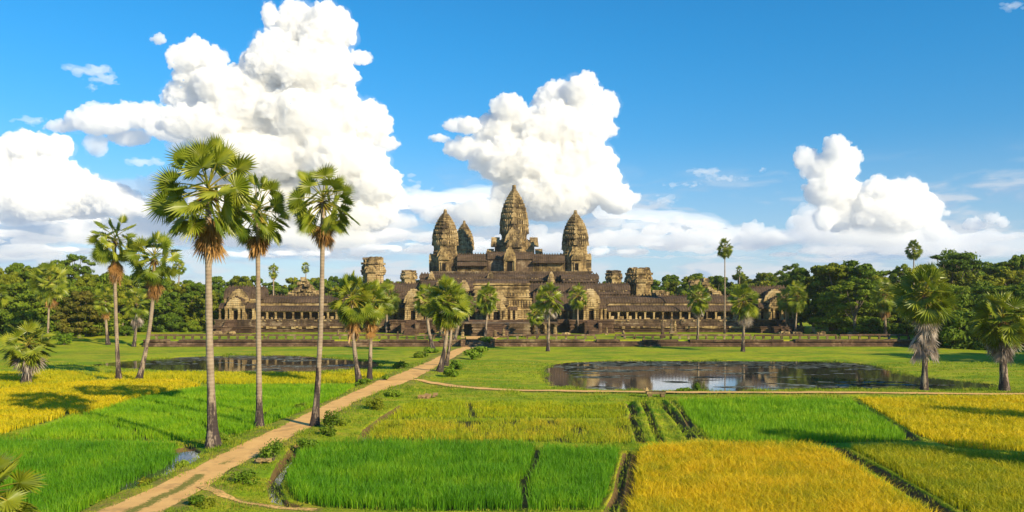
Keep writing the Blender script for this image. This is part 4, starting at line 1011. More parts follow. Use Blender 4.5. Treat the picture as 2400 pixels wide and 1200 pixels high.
def nave_x(mb, x0, x1, yc, w, z, h, seg=1):
    mb.extr_x([(yc+a, z+b) for a, b in vault(w, h)], x0, x1, seg)
    k = int((x1-x0)/.9)
    for i in range(k):
        x = x0+(i+.5)*(x1-x0)/k; mb.box(x-.2, x+.2, yc-.1, yc+.1, z+h+.34, z+h+.75, .08, .02)
def nave_y(mb, y0, y1, xc, w, z, h): mb.extr_y([(xc+a, z+b) for a, b in vault(w, h)], y0, y1)
def half_roof(mb, x0, x1, y_front, y_back, z, h):
    P = [(y_back, z-.1)]; P = [(y_front-.25, z-.12), (y_front-.25, z+.12)]
    for i in range(1, 6): t = i/5; P.append((y_front+(y_back-y_front)*(1-math.cos(t*PI/2)), z+.12+(h-.12)*math.sin(t*PI/2)))
    P.append((y_back, z-.12)); mb.extr_x(P, x0, x1)
def pediment(mb, xc, y, z, w, h, d=.5):
    """flame-edged arch over a doorway, facing -y"""
    P = []; n = 14
    for i in range(n+1):
        t = -1+2*i/n; f = 1+.09*(i % 2); a = abs(t)
        P.append((xc+w*t*f*(1 if a < .99 else 1.12), z+h*(1-a**1.8)**.62*f))
    P = [(xc+w*1.12, z-.25), (xc-w*1.12, z-.25)]+P; mb.extr_y(P[::-1], y-d/2, y+d/2)
    Q = [(xc+(q[0]-xc)*.72, z+(q[1]-z)*.72+.05) for q in P]; mb.extr_y(Q[::-1], y-d/2-.18, y-d/2+.02)
    for i in range(5): t = (i-2)/2.6; mb.box(xc+w*t*.55-.12, xc+w*t*.55+.12, y-d/2-.34, y-d/2-.17, z+.15, z+h*(.62-abs(t)*.3), .03, .05)
def moulded(mb, x0, x1, y0, y1, z0, z1, out=.5, bands=None):
    bands = bands or [(0, .12, 1.0), (.12, .2, .7), (.2, .26, .9), (.26, .42, .25), (.42, .47, .45), (.47, .53, .6), (.53, .58, .45), (.58, .74, .25), (.74, .80, .8), (.80, .9, .6), (.9, 1, .95)]
    H = z1-z0
    for a, b, o in bands: mb.box(x0-out*o, x1+out*o, y0-out*o, y1+out*o, z0+H*a+.003, z0+H*b)
def door_part(xc, y, z, w, h, parent, m=MSY, label=None):
    mb = MB(); fw = w*.28
    mb.box(xc-w/2-fw, xc-w/2, y-.25, y+.25, z, z+h+fw); mb.box(xc+w/2, xc+w/2+fw, y-.25, y+.25, z, z+h+fw); mb.box(xc-w/2-fw*1.3, xc+w/2+fw*1.3, y-.32, y+.22, z+h, z+h+fw*1.2)
    f = mb.build('door', m, parent, label); b = MB(); b.box(xc-w/2, xc+w/2, y+.05, y+.20, z, z+h); b.build('doorway', MBLK, f); return f  # the doorway is a solid panel, interior shade put into its colour
def window_part(xc, y, z, w, h, parent, bars=5, m=MSY):
    mb = MB(); fw = .14
    mb.box(xc-w/2-fw, xc-w/2, y-.12, y+.2, z-fw, z+h+fw); mb.box(xc+w/2, xc+w/2+fw, y-.12, y+.2, z-fw, z+h+fw); mb.box(xc-w/2, xc+w/2, y-.12, y+.2, z-fw, z); mb.box(xc-w/2, xc+w/2, y-.12, y+.2, z+h, z+h+fw)
    for i in range(bars): x = xc-w/2+(i+.5)*w/bars; mb.box(x-w/bars*.20, x+w/bars*.20, y-.06, y+.08, z+.002, z+h-.002)
    f = mb.build('window', m, parent); b = MB(); b.box(xc-w/2, xc+w/2, y+.1, y+.16, z, z+h); b.build('shade_panel', MBLK, f); return f  # solid panel behind the bars, painted with the dark of the inside
def steps(mb, x0, x1, yf, yb, z0, z1, n=9):
    for i in range(n):
        t = i/n; mb.box(x0, x1, yf+(yb-yf)*t, yb, z0+(z1-z0)*t-.003*(i > 0), z0+(z1-z0)*(i+1)/n)
def rubble(mb, x0, x1, y0, y1, z0, z1, n, smin, smax, seed, profile=None):
    r = random.Random(seed)
    for i in range(n):
        t = r.random(); x = x0+(x1-x0)*t; top = z1 if profile is None else z0+(z1-z0)*profile(t)
        z = z0+(top-z0)*r.random(); s = r.uniform(smin, smax); y = y0+(y1-y0)*r.random()
        mb.box(x-s*r.uniform(.6, 1), x+s*r.uniform(.6, 1), y-s*.6, y+s*.6, z-s*.4, z+s*.4, s*r.uniform(0, .15), s*.08)
GL = 215.0; GZ = 1.3
ZP = ZW(748, GL)                              # top of the podium

# --- lotus bud towers
def bud_tower(px, Yc, hw_px, rows, label, tiers=10, wings=True):
    """rows: pixel rows of the foot, top of the shaft and tip"""
    k = Yc/FPX; cx = XW(px, Yc); R = hw_px*k; zf, zs, zt = [ZW(r, Yc) for r in rows]
    root = empty('temple_tower', (cx, Yc, zf)); tag(root, label, 'tower', 'lotus bud towers')
    def B(mb, name, m, lab=None):
        jitter(mb, .05*R/4.5, int(px)); mb.V = [(x-cx, y-Yc, z-zf) for x, y, z in mb.V]; return mb.build(name, m, root, lab)
    mb = MB(); H = zs-zf
    for a, b, o in ((0, .08, 1.10), (.08, .14, 1.05), (.14, .74, .98), (.74, .80, 1.02), (.80, .86, 1.06), (.86, 1.0, .97)):
        mb.prism(redent(cx, Yc, R*o), zf+H*a, zf+H*b+.002)
    B(mb, 'shaft', MSY if False else MS)
    prof = lambda t: float(np.interp(t, [0, .31, .45, .58, .69, .77, .83, .885, .95, 1], [1.0, .965, .87, .745, .59, .45, .33, .21, .15, .11]))
    mb = MB(); z = zs; hts = [1.0*.84**i for i in range(tiers)]; tot = sum(hts); HB = (zt-zs)*.90
    for i in range(tiers):
        h = HB*hts[i]/tot; t = (z+h*.78-zs)/(zt-zs); r = R*1.0*prof(t)
        mb.prism(redent(cx, Yc, r*.82), z-.01, z+h*.16); mb.prism(redent(cx, Yc, r*.90), z+h*.15, z+h*.62); mb.prism(redent(cx, Yc, r*.96), z+h*.60, z+h*.72); mb.prism(redent(cx, Yc, r*1.0), z+h*.72, z+h*.88); mb.prism(redent(cx, Yc, r*.9), z+h*.88, z+h+.01)
        t2 = (z+h*1.3-zs)/(zt-zs); r2 = R*prof(t2)
        if i < tiers-1:
            for q in range(4):
                for (u, v) in CORN:
                    c, s_ = math.cos(q*PI/2), math.sin(q*PI/2); x, y = (u*c-v*s_)*r*.96, (u*s_+v*c)*r*.96
                    spike(mb, cx+x, Yc+y, z+h*.87, r*.07, h*.62, math.atan2(y, x))
                a = q*PI/2; x, y = math.cos(a)*r*.97, math.sin(a)*r*.97; spike(mb, cx+x, Yc+y, z+h*.80, r*.22, h*.95, a)
        # niches
        for q in range(4):
            a = q*PI/2+PI/2; c, s_ = math.cos(a), math.sin(a)
            for u in (-.3, 0, .3): 
                x, y = c*r*.89-s_*u*r, s_*r*.89+c*u*r; mb.box(cx+x-r*.05, cx+x+r*.05, Yc+y-r*.05, Yc+y+r*.05, z, z+h*.6)
        z += h
    rt = max(r2, R*.17)*.9; n = 14
    for (w, a, b) in ((1.25, 0, .14), (.9, .14, .24), (1.1, .24, .36), (.8, .36, .44), (.85, .44, 1.0)):
        mb.prism([(cx+math.cos(j*2*PI/n)*rt*w, Yc+math.sin(j*2*PI/n)*rt*w) for j in range(n)], z+(zt-z)*a-.005, z+(zt-z)*b, .85, (cx, Yc))
    B(mb, 'spire', MS)
    # porches on the four faces, with pediments and doors
    for q, (dx, dy) in enumerate(((0, -1), (1, 0), (-1, 0))):
        mb = MB(); w = R*.40; dpt = R*.30; ph = H*.56
        if dy:
            mb.box(cx-w, cx+w, Yc-R-dpt, Yc-R*.85, zf, zf+ph); nave_y(mb, Yc-R-dpt, Yc-R*.8, cx, w, zf+ph, H*.26); pediment(mb, cx, Yc-R-dpt-.2, zf+ph, w*1.0, H*.34); pediment(mb, cx, Yc-R*.93-.1, zf+ph+H*.14, w*1.35, H*.46)
        else:
            x0, x1 = sorted((cx+dx*R*.85, cx+dx*(R+dpt))); mb.box(x0, x1, Yc-w, Yc+w, zf, zf+ph); nave_x(mb, x0, x1, Yc, w, zf+ph, H*.26)
        B(mb, 'porch', MSY if dy else MS)
        if dy:
            d = door_part(cx, Yc-R-dpt-.12, zf+.3, R*.30, ph*.62, None); d.parent = root; d.location = (-cx, -Yc, -zf)
    return root
def ruined_tower(px0, px1, top, foot, Y, label, cap=None, seed=1, m=None):
    x0, x1 = XW(px0, Y), XW(px1, Y); zf, zt = ZW(foot, Y), ZW(top, Y); cx = (x0+x1)/2; R = (x1-x0)/2; H = zt-zf
    root = empty('ruined_tower', (cx, Y+R, zf)); tag(root, label, 'tower', 'ruined corner towers'); mb = MB()
    lv = [(0, .10, 1.0), (.10, .42, .86), (.42, .50, .98), (.50, .58, 1.04), (.58, .78, .90), (.78, .84, 1.0), (.84, .95, .84), (.95, 1.0, .80)]
    for a, b, o in lv: mb.prism(redent(cx, Y+R, R*o), zf+H*a, zf+H*b+.003)
    r = random.Random(seed)
    for q in range(4):
        for (u, v) in CORN:
            c, s_ = math.cos(q*PI/2), math.sin(q*PI/2); x, y = (u*c-v*s_)*R*.92, (u*s_+v*c)*R*.92
            if r.random() < .75: spike(mb, cx+x, Y+R+y, zf+H*.57, R*.10, H*.16, math.atan2(y, x))
            if r.random() < .6: mb.box(cx+x*.8-.3, cx+x*.8+.3, Y+R+y*.8-.3, Y+R+y*.8+.3, zf+H*.97, zf+H*(.99+.08*r.random()))
    jitter(mb, .16, seed); mb.V = [(x-cx, y-Y-R, z-zf) for x, y, z in mb.V]; mb.build('shaft', m or MS, root)
    mb = MB(); rubble(mb, -R*.7, R*.7, -R*.6, R*.6, H*.97, H*1.03, 26, .3, .8, seed); mb.build('broken_top', MSD, root)
    mb = MB(); mb.box(-R*.34, R*.34, -R*1.12, -R*.8, 0, H*.52); pediment(mb, 0, -R*1.12, H*.50, R*.42, H*.22); mb.build('blind_door', m or MSY, root)
    return root

def gallery(xa, xb, label, seed):
    """long colonnaded wing of the outer gallery between two pixel columns"""
    x0, x1 = XW(xa, GL), XW(xb, GL); root = empty('temple_gallery', ((x0+x1)/2, GL, GZ)); tag(root, label, 'gallery'); o = ((x0+x1)/2, GL, GZ)
    def B(mb, name, m, j=.03):
        jitter(mb, j, seed); mb.V = [(x-o[0], y-o[1], z-o[2]) for x, y, z in mb.V]; return mb.build(name, m, root)
    mb = MB(); zm = GZ+(ZP-GZ)*.50
    moulded(mb, x0, x1, GL-2.0, GL+12, GZ-.3, zm, .75); B(mb, 'lower_podium', MLAT)
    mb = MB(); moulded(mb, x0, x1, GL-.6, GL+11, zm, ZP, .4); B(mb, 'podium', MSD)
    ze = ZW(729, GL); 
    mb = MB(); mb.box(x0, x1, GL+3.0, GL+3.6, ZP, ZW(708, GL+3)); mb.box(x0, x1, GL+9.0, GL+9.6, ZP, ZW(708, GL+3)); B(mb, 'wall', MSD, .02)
    mb = MB(); mb.box(x0, x1, GL-.15, GL+.45, ze-.3, ze+.05)
    mb.box(x0, x1, GL+2.9, GL+3.1, ZW(716.5, GL+3), ZW(711.5, GL+3)); B(mb, 'cornice', MSY if xa < 1000 else MS, .02)
    mb = MB(); half_roof(mb, x0, x1, GL-.3, GL+3.0, ze+.03, ZW(716, GL+3)-ze); 
    n = int((x1-x0)/.62)
    B(mb, 'lower_roof', MR_, .02)
    mb = MB(); zr = ZW(709, GL+3); nave_x(mb, x0, x1, GL+6.2, 3.3, zr, ZW(692.5, GL+6.2)-zr-.35, 20); B(mb, 'upper_roof', MR_, .06)
    pm = MB(); pm.box(-.22, .22, -.22, .22, 0, ze-ZP-.35); pm.box(-.30, .30, -.30, .30, 0.003, .25); pm.box(-.30, .30, -.30, .30, ze-ZP-.50, ze-ZP-.28); pme = pm.mesh('pillar', MSY)
    n = int(round((xb-xa)/20.4))
    for i in range(n): link_obj('pillar', pme, root, (x0+(i+.5)*(x1-x0)/n-o[0], GL+.12-o[1], ZP-o[2]))
    # doorways and pale worn patches at the base of the back wall
    r = random.Random(seed); mb = MB()
    for i in range(n):
        if r.random() < .8:
            x = x0+(i+.9)*(x1-x0)/n+r.uniform(-.4, .4); w = r.uniform(.25, .7); h = r.uniform(.3, .9); mb.box(x-w, x+w, GL+.6, GL+.95, ZP+.002, ZP+h)
    B(mb, 'low_parapet', MS, .05)
    mb = MB(); zf0, zf1 = ZW(770.5, GL-2.6), ZW(763.5, GL-2.6); x = x0
    while x < x1-1:
        w = r.uniform(.5, 1.6)
        if r.random() < .74: mb.box(x, x+w-.06, GL-2.72+r.uniform(-.03, .03), GL-1.9, zf0+r.uniform(0, .25), zf1-r.uniform(0, .2))
        x += w
    x = x0; zc = ZW(751.5, GL-.9)
    while x < x1-1:
        w = r.uniform(.3, .9)
        if r.random() < .35: mb.box(x, x+w-.05, GL-1.08, GL-.7, zc-.12, zc+.12)
        x += w
    B(mb, 'frieze', MSY, .02)
    return root
def pavilion(xc_px, label, flip=1, seed=1):
    """corner pavilion with porch, pediment, stair"""
    k = GL/FPX; cx = XW(xc_px, GL-4); root = empty('corner_pavilion', (cx, GL, GZ)); tag(root, label, 'pavilion', 'corner pavilions of the outer gallery')
    def B(mb, name, m, j=.04): jitter(mb, j, seed); mb.V = [(x-cx, y-GL, z-GZ) for x, y, z in mb.V]; return mb.build(name, m, root)
    zr0 = ZW(700, GL); mb = MB(); zm = GZ+(ZP-GZ)*.5
    moulded(mb, cx-5.2, cx+5.2, GL-8, GL+14, GZ-.3, zm, .6); moulded(mb, cx-2.6, cx+2.6, GL-10.2, GL-8, GZ-.3, zm, .5); B(mb, 'lower_podium', MLAT)
    mb = MB(); moulded(mb, cx-4.2, cx+4.2, GL-6.5, GL+13, zm, ZP, .45); B(mb, 'podium', MSD)
    mb = MB(); mb.box(cx-4.0, cx+4.0, GL-1, GL+10, ZP, zr0); mb.box(cx-2.1, cx+2.1, GL-3.6, GL-1, ZP, ZW(706, GL)); B(mb, 'wall', MSY)
    mb = MB(); nave_x(mb, cx-5.0*1.0, cx+5.0, GL+5, 3.4, zr0, ZW(672, GL+5)-zr0-.3); nave_y(mb, GL-1.6, GL+5, cx, 2.6, zr0-.4, 2.6); nave_y(mb, GL-4.2, GL-1, cx, 2.0, ZW(712, GL), 1.7); half_roof(mb, cx-4.6, cx-2.4, GL-3.2, GL-.6, ZW(722, GL), 1.4); half_roof(mb, cx+2.4, cx+4.6, GL-3.2, GL-.6, ZW(722, GL), 1.4); B(mb, 'roof', MR_)
    mb = MB(); pediment(mb, cx, GL-1.5, zr0-.6, 2.5, 3.0); B(mb, 'pediment', MS)
    mb = MB(); pediment(mb, cx, GL-4.3, ZW(718, GL), 2.1, 2.2); mb.box(cx-2.5, cx+2.5, GL-4.9, GL-4.0, ZW(722, GL), ZW(718, GL)); B(mb, 'porch_pediment', MS)
    pm = MB(); hh = ZW(722, GL)-ZP; pm.box(-.24, .24, -.24, .24, 0, hh); pm.box(-.33, .33, -.33, .33, .003, .3); pm.box(-.33, .33, -.33, .33, hh-.3, hh-.003); pme = pm.mesh('pillar', MSY)
    for dx in (-2.2, -1.1, 1.1, 2.2, -4.3, 4.3): link_obj('pillar', pme, root, (dx, (-4.5 if abs(dx) < 3 else -3.0), ZP-GZ))
    d = door_part(cx, GL-3.75, ZP, 1.2, 2.3, None); d.parent = root; d.location = (-cx, -GL, -GZ)
    for dx in (-3.1, 3.1):
        d = door_part(cx+dx, GL-1.2, ZP, .8, 1.9, None); d.parent = root; d.location = (-cx, -GL, -GZ)
    mb = MB(); steps(mb, cx-1.3, cx+1.3, GL-13, GL-6.6, GZ-.2, ZP, 12); B(mb, 'stair', MLAT, .02)
    return root
def gate(xc_px, w, Yf, ztop, label, seed=1, wing=4.5):
    cx = XW(xc_px, Yf); root = empty('gate_pavilion', (cx, Yf, GZ)); tag(root, label, 'gatehouse', 'entrance pavilions')
    def B(mb, name, m, j=.04, lab=None): jitter(mb, j, seed); mb.V = [(x-cx, y-Yf, z-GZ) for x, y, z in mb.V]; return mb.build(name, m, root, lab)
    zt = ZW(ztop, Yf); zp = ZP; h1 = (zt-zp)
    mb = MB(); moulded(mb, cx-w-1, cx+w+1, Yf-2.2, GL+3, GZ-.3, zp, .6); B(mb, 'podium', MLAT)
    mb = MB(); mb.box(cx-w*.55, cx+w*.55, Yf+2.2, GL+10, zp, zp+h1*.62); mb.box(cx-w*.36, cx+w*.36, Yf-.2, Yf+2.2, zp, zp+h1*.46); mb.box(cx-w, cx+w, Yf+4.2, GL+9, zp, zp+h1*.52); B(mb, 'wall', MSY)
    mb = MB(); nave_y(mb, Yf+1.8, GL+10, cx, w*.55, zp+h1*.62, h1*.34); nave_y(mb, Yf-.6, Yf+2.4, cx, w*.38, zp+h1*.46, h1*.22); nave_x(mb, cx-w-wing*.3, cx+w+wing*.3, GL+5, 3.2, zp+h1*.52, h1*.26)
    half_roof(mb, cx-w-.2, cx-w*.58, Yf+3.4, Yf+5.2, zp+h1*.38, h1*.14); half_roof(mb, cx+w*.58, cx+w+.2, Yf+3.4, Yf+5.2, zp+h1*.38, h1*.14); B(mb, 'roof', MR_)
    mb = MB(); pediment(mb, cx, Yf+1.8, zp+h1*.60, w*.56, h1*.44); B(mb, 'pediment', MS)
    mb = MB(); pediment(mb, cx, Yf-.7, zp+h1*.44, w*.42, h1*.32); mb.box(cx-w*.46, cx+w*.46, Yf-1.1, Yf-.3, zp+h1*.38, zp+h1*.44); B(mb, 'porch_pediment', MSY)
    hh = h1*.38; pm = MB(); pm.box(-.26, .26, -.26, .26, 0, hh); pm.box(-.36, .36, -.36, .36, .003, .35); pm.box(-.36, .36, -.36, .36, hh-.35, hh-.003); pme = pm.mesh('pillar', MSY)
    for dx in (-.40, -.24, .24, .40, -.98, .98, -.74, .74): link_obj('pillar', pme, root, (dx*w, (-.75 if abs(dx) < .5 else 3.6), zp-GZ))
    d = door_part(cx, Yf-.3, zp, w*.26, hh*.82, None); d.parent = root; d.location = (-cx, -Yf, -GZ)
    for dx in (-.78, .78):
        d = window_part(cx+dx*w, Yf+4.1, zp+.9, w*.26, hh*.5, None, 4); d.parent = root; d.location = (-cx, -Yf, -GZ)
    mb = MB(); steps(mb, cx-w*.3, cx+w*.3, Yf-8.5, Yf-2.3, GZ-.2, zp, 12); mb.box(cx-w*.3-.9, cx-w*.3-.01, Yf-6.5, Yf-2.4, GZ-.2, zp-.6); mb.box(cx+w*.3+.01, cx+w*.3+.9, Yf-6.5, Yf-2.4, GZ-.2, zp-.6); B(mb, 'stair', MLAT, .02)
    return root
def build_temple():
    gallery(575, 962, 'long left wing of the outer gallery with a row of square pillars', 11)
    gallery(1398, 1792, 'long right wing of the outer gallery with a row of square pillars', 12)
    pavilion(552, 'corner pavilion ending the left wing of the gallery', 1, 13)
    pavilion(1822, 'corner pavilion ending the right wing of the gallery', -1, 14)
    # ---- entrance range joining the three gates
    xa, xb = XW(962, GL), XW(1398, GL); cx = (xa+xb)/2; root = empty('entrance_range', (cx, GL, GZ)); tag(root, 'stepped roofs and walls joining the three entrance gates of the temple', 'gallery')
    def B(mb, name, m, j=.04, seed=5): jitter(mb, j, seed); mb.V = [(x-cx, y-GL, z-GZ) for x, y, z in mb.V]; return mb.build(name, m, root)
    mb = MB(); moulded(mb, xa, xb, GL-2, GL+14, GZ-.3, ZP, .5); B(mb, 'podium', MLAT)
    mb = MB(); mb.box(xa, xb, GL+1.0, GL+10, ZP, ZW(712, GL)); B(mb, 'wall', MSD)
    mb = MB()
    for a, b in ((xa, XW(1114, GL)), (XW(1250, GL), xb)): half_roof(mb, a, b, GL-.3, GL+2.6, ZW(728, GL), 1.7); nave_x(mb, a, b, GL+5.5, 3.6, ZW(712, GL), ZW(690, GL+5)-ZW(712, GL)); B(mb, 'roof', MR_, .05); mb = MB()
    pm = MB(); hh = ZW(729, GL)-ZP; pm.box(-.22, .22, -.22, .22, 0, hh); pm.box(-.3, .3, -.3, .3, .003, .25); pme = pm.mesh('pillar', MSY)
    for i in range(24):
        if 1110 < 972+i*18 < 1250: continue
        link_obj('pillar', pme, root, (XW(972+i*18, GL)-cx, .1, ZP-GZ))
    gate(968, 4.2, GL-6, 680, 'left entrance gate with stair, partly hidden by small palms', 21)
    gate(1385, 4.2, GL-6, 680, 'right entrance gate with stair, right of the small lawn palms', 22)
    gate(1163, 5.2, GL-9, 688, 'main central gate of the temple at the end of the dirt path', 23)
    # ---- high carved block behind the main gate
    Y = 217.5; x0, x1 = XW(1112, Y), XW(1240, Y); cx2 = (x0+x1)/2; root = empty('carved_hall', (cx2, Y, GZ)); tag(root, 'pale carved stone hall rising behind the main gate', 'hall')
    def B(mb, name, m, j=.04, seed=6): jitter(mb, j, seed); mb.V = [(x-cx2, y-Y, z-GZ) for x, y, z in mb.V]; return mb.build(name, m, root)
    mb = MB(); z0, z1 = ZP, ZW(668, Y); mb.box(x0, x1, Y, Y+12, z0, z1)
    for zz in (.10, .40, .52, .64, .78, .9): mb.box(x0-.25, x1+.25, Y-.25, Y+12.25, z0+(z1-z0)*zz, z0+(z1-z0)*(zz+.035))
    for i in range(17): x = x0+(i+.5)*(x1-x0)/17; mb.box(x-.18, x+.18, Y-.2, Y+.1, z0+(z1-z0)*.68, z0+(z1-z0)*.775)
    mb.box(x0-.4, x1+.4, Y-.4, Y+12.4, z1, z1+.5); B(mb, 'wall', MSY)
    mb = MB(); nave_x(mb, x0, x1, Y+6, 5.2, z1+.5, ZW(658, Y+6)-z1-.2); B(mb, 'roof', MR_)
    for i in range(3):
        d = window_part(XW(1200+i*18, Y), Y-4.1, ZW(742, Y-4), 1.3, 1.6, None, 4); d.parent = root; d.location = (-cx2, -Y, -GZ)
    mb = MB(); xs0, xs1 = XW(1190, Y-4), XW(1246, Y-4); mb.box(xs0, xs1, Y-4, Y, ZP, ZW(724, Y-4)); mb.box(xs0, xs1, Y-3.4, Y, ZW(724, Y-4), ZW(700, Y-4)); mb.box(xs0-.2, xs1+.2, Y-3.7, Y, ZW(702, Y-4), ZW(699, Y-4))
    for i in range(9): x = xs0+(i+.5)*(xs1-xs0)/9; mb.box(x-.14, x+.14, Y-3.6, Y-3.3, ZW(720, Y-4), ZW(704, Y-4))
    B(mb, 'side_bay', MSY)
    # ---- second enclosure
    Y = 243.0
    def ring(xa, xb, top, wall_top, foot, Y, label, win=True, m=MSD, dep=7.0, seed=7, gables=()):
        x0, x1 = XW(xa, Y), XW(xb, Y); c = (x0+x1)/2; zf = ZW(foot, Y); r = empty('inner_gallery', (c, Y, zf)); tag(r, label, 'gallery')
        zw, zt = ZW(wall_top, Y), ZW(top, Y+dep/2)
        def B(mb, name, m, j=.04): jitter(mb, j, seed); mb.V = [(x-c, y-Y, z-zf) for x, y, z in mb.V]; return mb.build(name, m, r)
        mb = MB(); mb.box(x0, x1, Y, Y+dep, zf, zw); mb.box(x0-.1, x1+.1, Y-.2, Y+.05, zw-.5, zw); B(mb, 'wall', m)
        mb = MB(); nave_x(mb, x0-.3, x1+.3, Y+dep/2, dep/2+.1, zw, zt-zw-.35, 6); half_roof(mb, x0, x1, Y-2.2, Y, zw-(zt-zw)*.55, (zt-zw)*.45); B(mb, 'roof', MR_)
        if gables:
            mb = MB(); m2 = MB(); m3 = MB()
            for g, gw in gables:
                gx = XW(g, Y-3); w = gw*Y/FPX; zz = zf+(zw-zf)*.70; mb.box(gx-w*.8, gx+w*.8, Y-3.4, Y, zf, zz); nave_y(m2, Y-3.6, Y+dep/2, gx, w, zz, (zt-zf)*.42); pediment(m3, gx, Y-3.7, zz, w, (zt-zf)*.50)
                for q in (-.62, .62): mb.box(gx+w*q-.2, gx+w*q+.2, Y-3.9, Y-3.4, zf, zz)
            B(mb, 'porch', MSY); B(m2, 'porch_roof', MR_); B(m3, 'gable', MS)
        mb = MB(); rubble(mb, x0, x1, Y-1.9, Y-.4, zw-(zt-zw)*.45, zw, int((x1-x0)*2.2), .14, .38, seed); B(mb, 'loose_blocks', MS)
        if win:
            n = max(1, int((x1-x0)/3.4))
            for i in range(n):
                d = window_part(x0+(i+.5)*(x1-x0)/n, Y-.1, zf+(zw-zf)*.12, 1.7, (zw-zf)*.40, None, 6); d.parent = r; d.location = (-c, -Y, -zf)
        return r
    ring(872, 1000, 664, 684, 712, 240, 'dark roofed inner gallery between the left ruined tower and the entrance')
    ring(1400, 1475, 664, 680, 712, 240, 'dark roofed inner gallery left of the big ruined tower at right')
    ring(990, 1112, 656, 672, 700, 238, 'roof of the inner cross gallery left of the carved hall', False, gables=((1030, 9), (1088, 12)))
    ring(1240, 1400, 664, 684, 706, 238, 'roof of the inner cross gallery right of the carved hall', False, gables=((1268, 10), (1345, 13)))
    ring(985, 1330, 641, 652, 690, 252, 'long roof band below the upper temple', False, gables=((1012, 8), (1150, 9), (1292, 8)))
    ring(1318, 1402, 642, 654, 692, 247, 'short pavilion roof below the right tower', True)
    # ---- pyramid of the upper level
    x0, x1 = XW(1004, 274), XW(1392, 274); c = (x0+x1)/2; zt = ZW(637, 278); zb = 1.0
    root = empty('temple_pyramid', (c, 300, zb)); tag(root, 'steep stone base carrying the five lotus bud towers', 'pyramid'); mb = MB()
    n = 3
    for i in range(n):
        a = zb+(zt-zb)*(i/n)**.8; b = zb+(zt-zb)*((i+1)/n)**.8; o = (n-1-i)*1.6; moulded(mb, x0-o+1.2, x1+o-1.2, 273.5-o+1.2, 328+o, a, b, .8)
    jitter(mb, .06, 3); mb.V = [(x-c, y-300, z-zb) for x, y, z in mb.V]; mb.build('tiered_base', MSD, root)
    mb = MB(); xs = XW(1196, 272); steps(mb, xs-2.2, xs+2.2, 262, 273.0, zb, zt-.2, 26); mb.V = [(x-c, y-300, z-zb) for x, y, z in mb.V]; mb.build('stair', MSD, root)
    # ---- upper galleries between towers
    def upper(xa, xb, top, label, light=False, Y=280.0):
        x0, x1 = XW(xa, Y), XW(xb, Y); c = (x0+x1)/2; zf = ZW(637.5, Y); r = empty('upper_gallery', (c, Y, zf)); tag(r, label, 'gallery')
        def B(mb, name, m, j=.03): jitter(mb, j, 8); mb.V = [(x-c, y-Y, z-zf) for x, y, z in mb.V]; return mb.build(name, m, r)
        mb = MB(); mb.box(x0, x1, Y, Y+5, zf, ZW(610, Y)); B(mb, 'wall', MSY if light else MSD)
        mb = MB(); nave_x(mb, x0, x1, Y+2.6, 2.7, ZW(611, Y), ZW(top, Y+2.6)-ZW(611, Y)-.3); half_roof(mb, x0, x1, Y-1.6, Y, ZW(623 if not light else 616, Y), 1.3 if not light else .6); B(mb, 'roof', MR_)
        n = 4
        for i in range(n):
            d = window_part(x0+(i+.5)*(x1-x0)/n, Y-.1, zf+.35, (x1-x0)/n*.80, 2.9 if light else 1.6, None, 5, MSY); d.parent = r; d.location = (-c, -Y, -zf)
    upper(1072, 1142, 595.5, 'upper gallery between the left tower and the central porch')
    upper(1248, 1324, 596.5, 'upper gallery with pale wall between the central porch and the right tower', True)
    # central porch of the upper level
    Y = 277.0; c = XW(1195, Y); zf = ZW(637.5, Y); r = empty('upper_porch', (c, Y, zf)); tag(r, 'tall doorway porch below the central tower', 'porch')
    def B(mb, name, m, j=.03): jitter(mb, j, 9); mb.V = [(x-c, y-Y, z-zf) for x, y, z in mb.V]; return mb.build(name, m, r)
    k = Y/FPX
    mb = MB(); mb.box(XW(1142, Y), XW(1250, Y), Y+3, Y+10, zf, ZW(606, Y)); mb.box(c-13*k, c+13*k, Y-1, Y+3, zf, ZW(610, Y)); B(mb, 'wall', MSD)
    mb = MB(); nave_x(mb, XW(1141, Y), XW(1251, Y), Y+6.5, 3.8, ZW(606, Y), ZW(591, Y+6)-ZW(606, Y)-.3); nave_y(mb, Y-1.2, Y+6, c, 12.5*k, ZW(610, Y), 3.0); B(mb, 'roof', MR_)
    mb = MB(); pediment(mb, c, Y-1.3, ZW(609, Y), 13*k, 31*k*.95); pediment(mb, c, Y-1.7, ZW(611, Y), 10*k, 17*k); B(mb, 'pediment', MSY)
    d = door_part(c, Y-1.2, zf+.2, 1.9, 3.4, None); d.parent = r; d.location = (-c, -Y, -zf)
    pm = MB(); pm.box(-.25, .25, -.25, .25, 0, 26*k); pme = pm.mesh('pillar', MSY)
    for dx in (-12*k, 12*k): link_obj('pillar', pme, r, (dx, -1.6, 0))
    # towers
    bud_tower(1205, 301, 31.5, (600, 566, 434), 'tallest lotus bud tower at the centre of the temple', 11)
    bud_tower(1043.5, 284, 28.3, (637.5, 589, 491), 'lotus bud tower at the front left corner, left of the central tower')
    bud_tower(1348.5, 284, 28.3, (637.5, 589, 493), 'lotus bud tower at the front right corner of the upper temple')
    bud_tower(1088, 324, 21.5, (632, 596, 517), 'smaller looking rear tower peeking out behind the front left tower')
    bud_tower(1342, 326, 23.5, (632, 596, 520), 'rear tower hidden behind the front right tower')
    # shoulders of the central tower
    Y = 301.0; k = Y/FPX; c = XW(1206, Y); zf = ZW(600, Y); r = empty('tower_shoulders', (c, Y, zf)); tag(r, 'stepped side porches at the foot of the central tower', 'porch')
    mb = MB(); R = 34*k
    mb.prism(redent(0, 0, R*1.10), -4, 10*k)
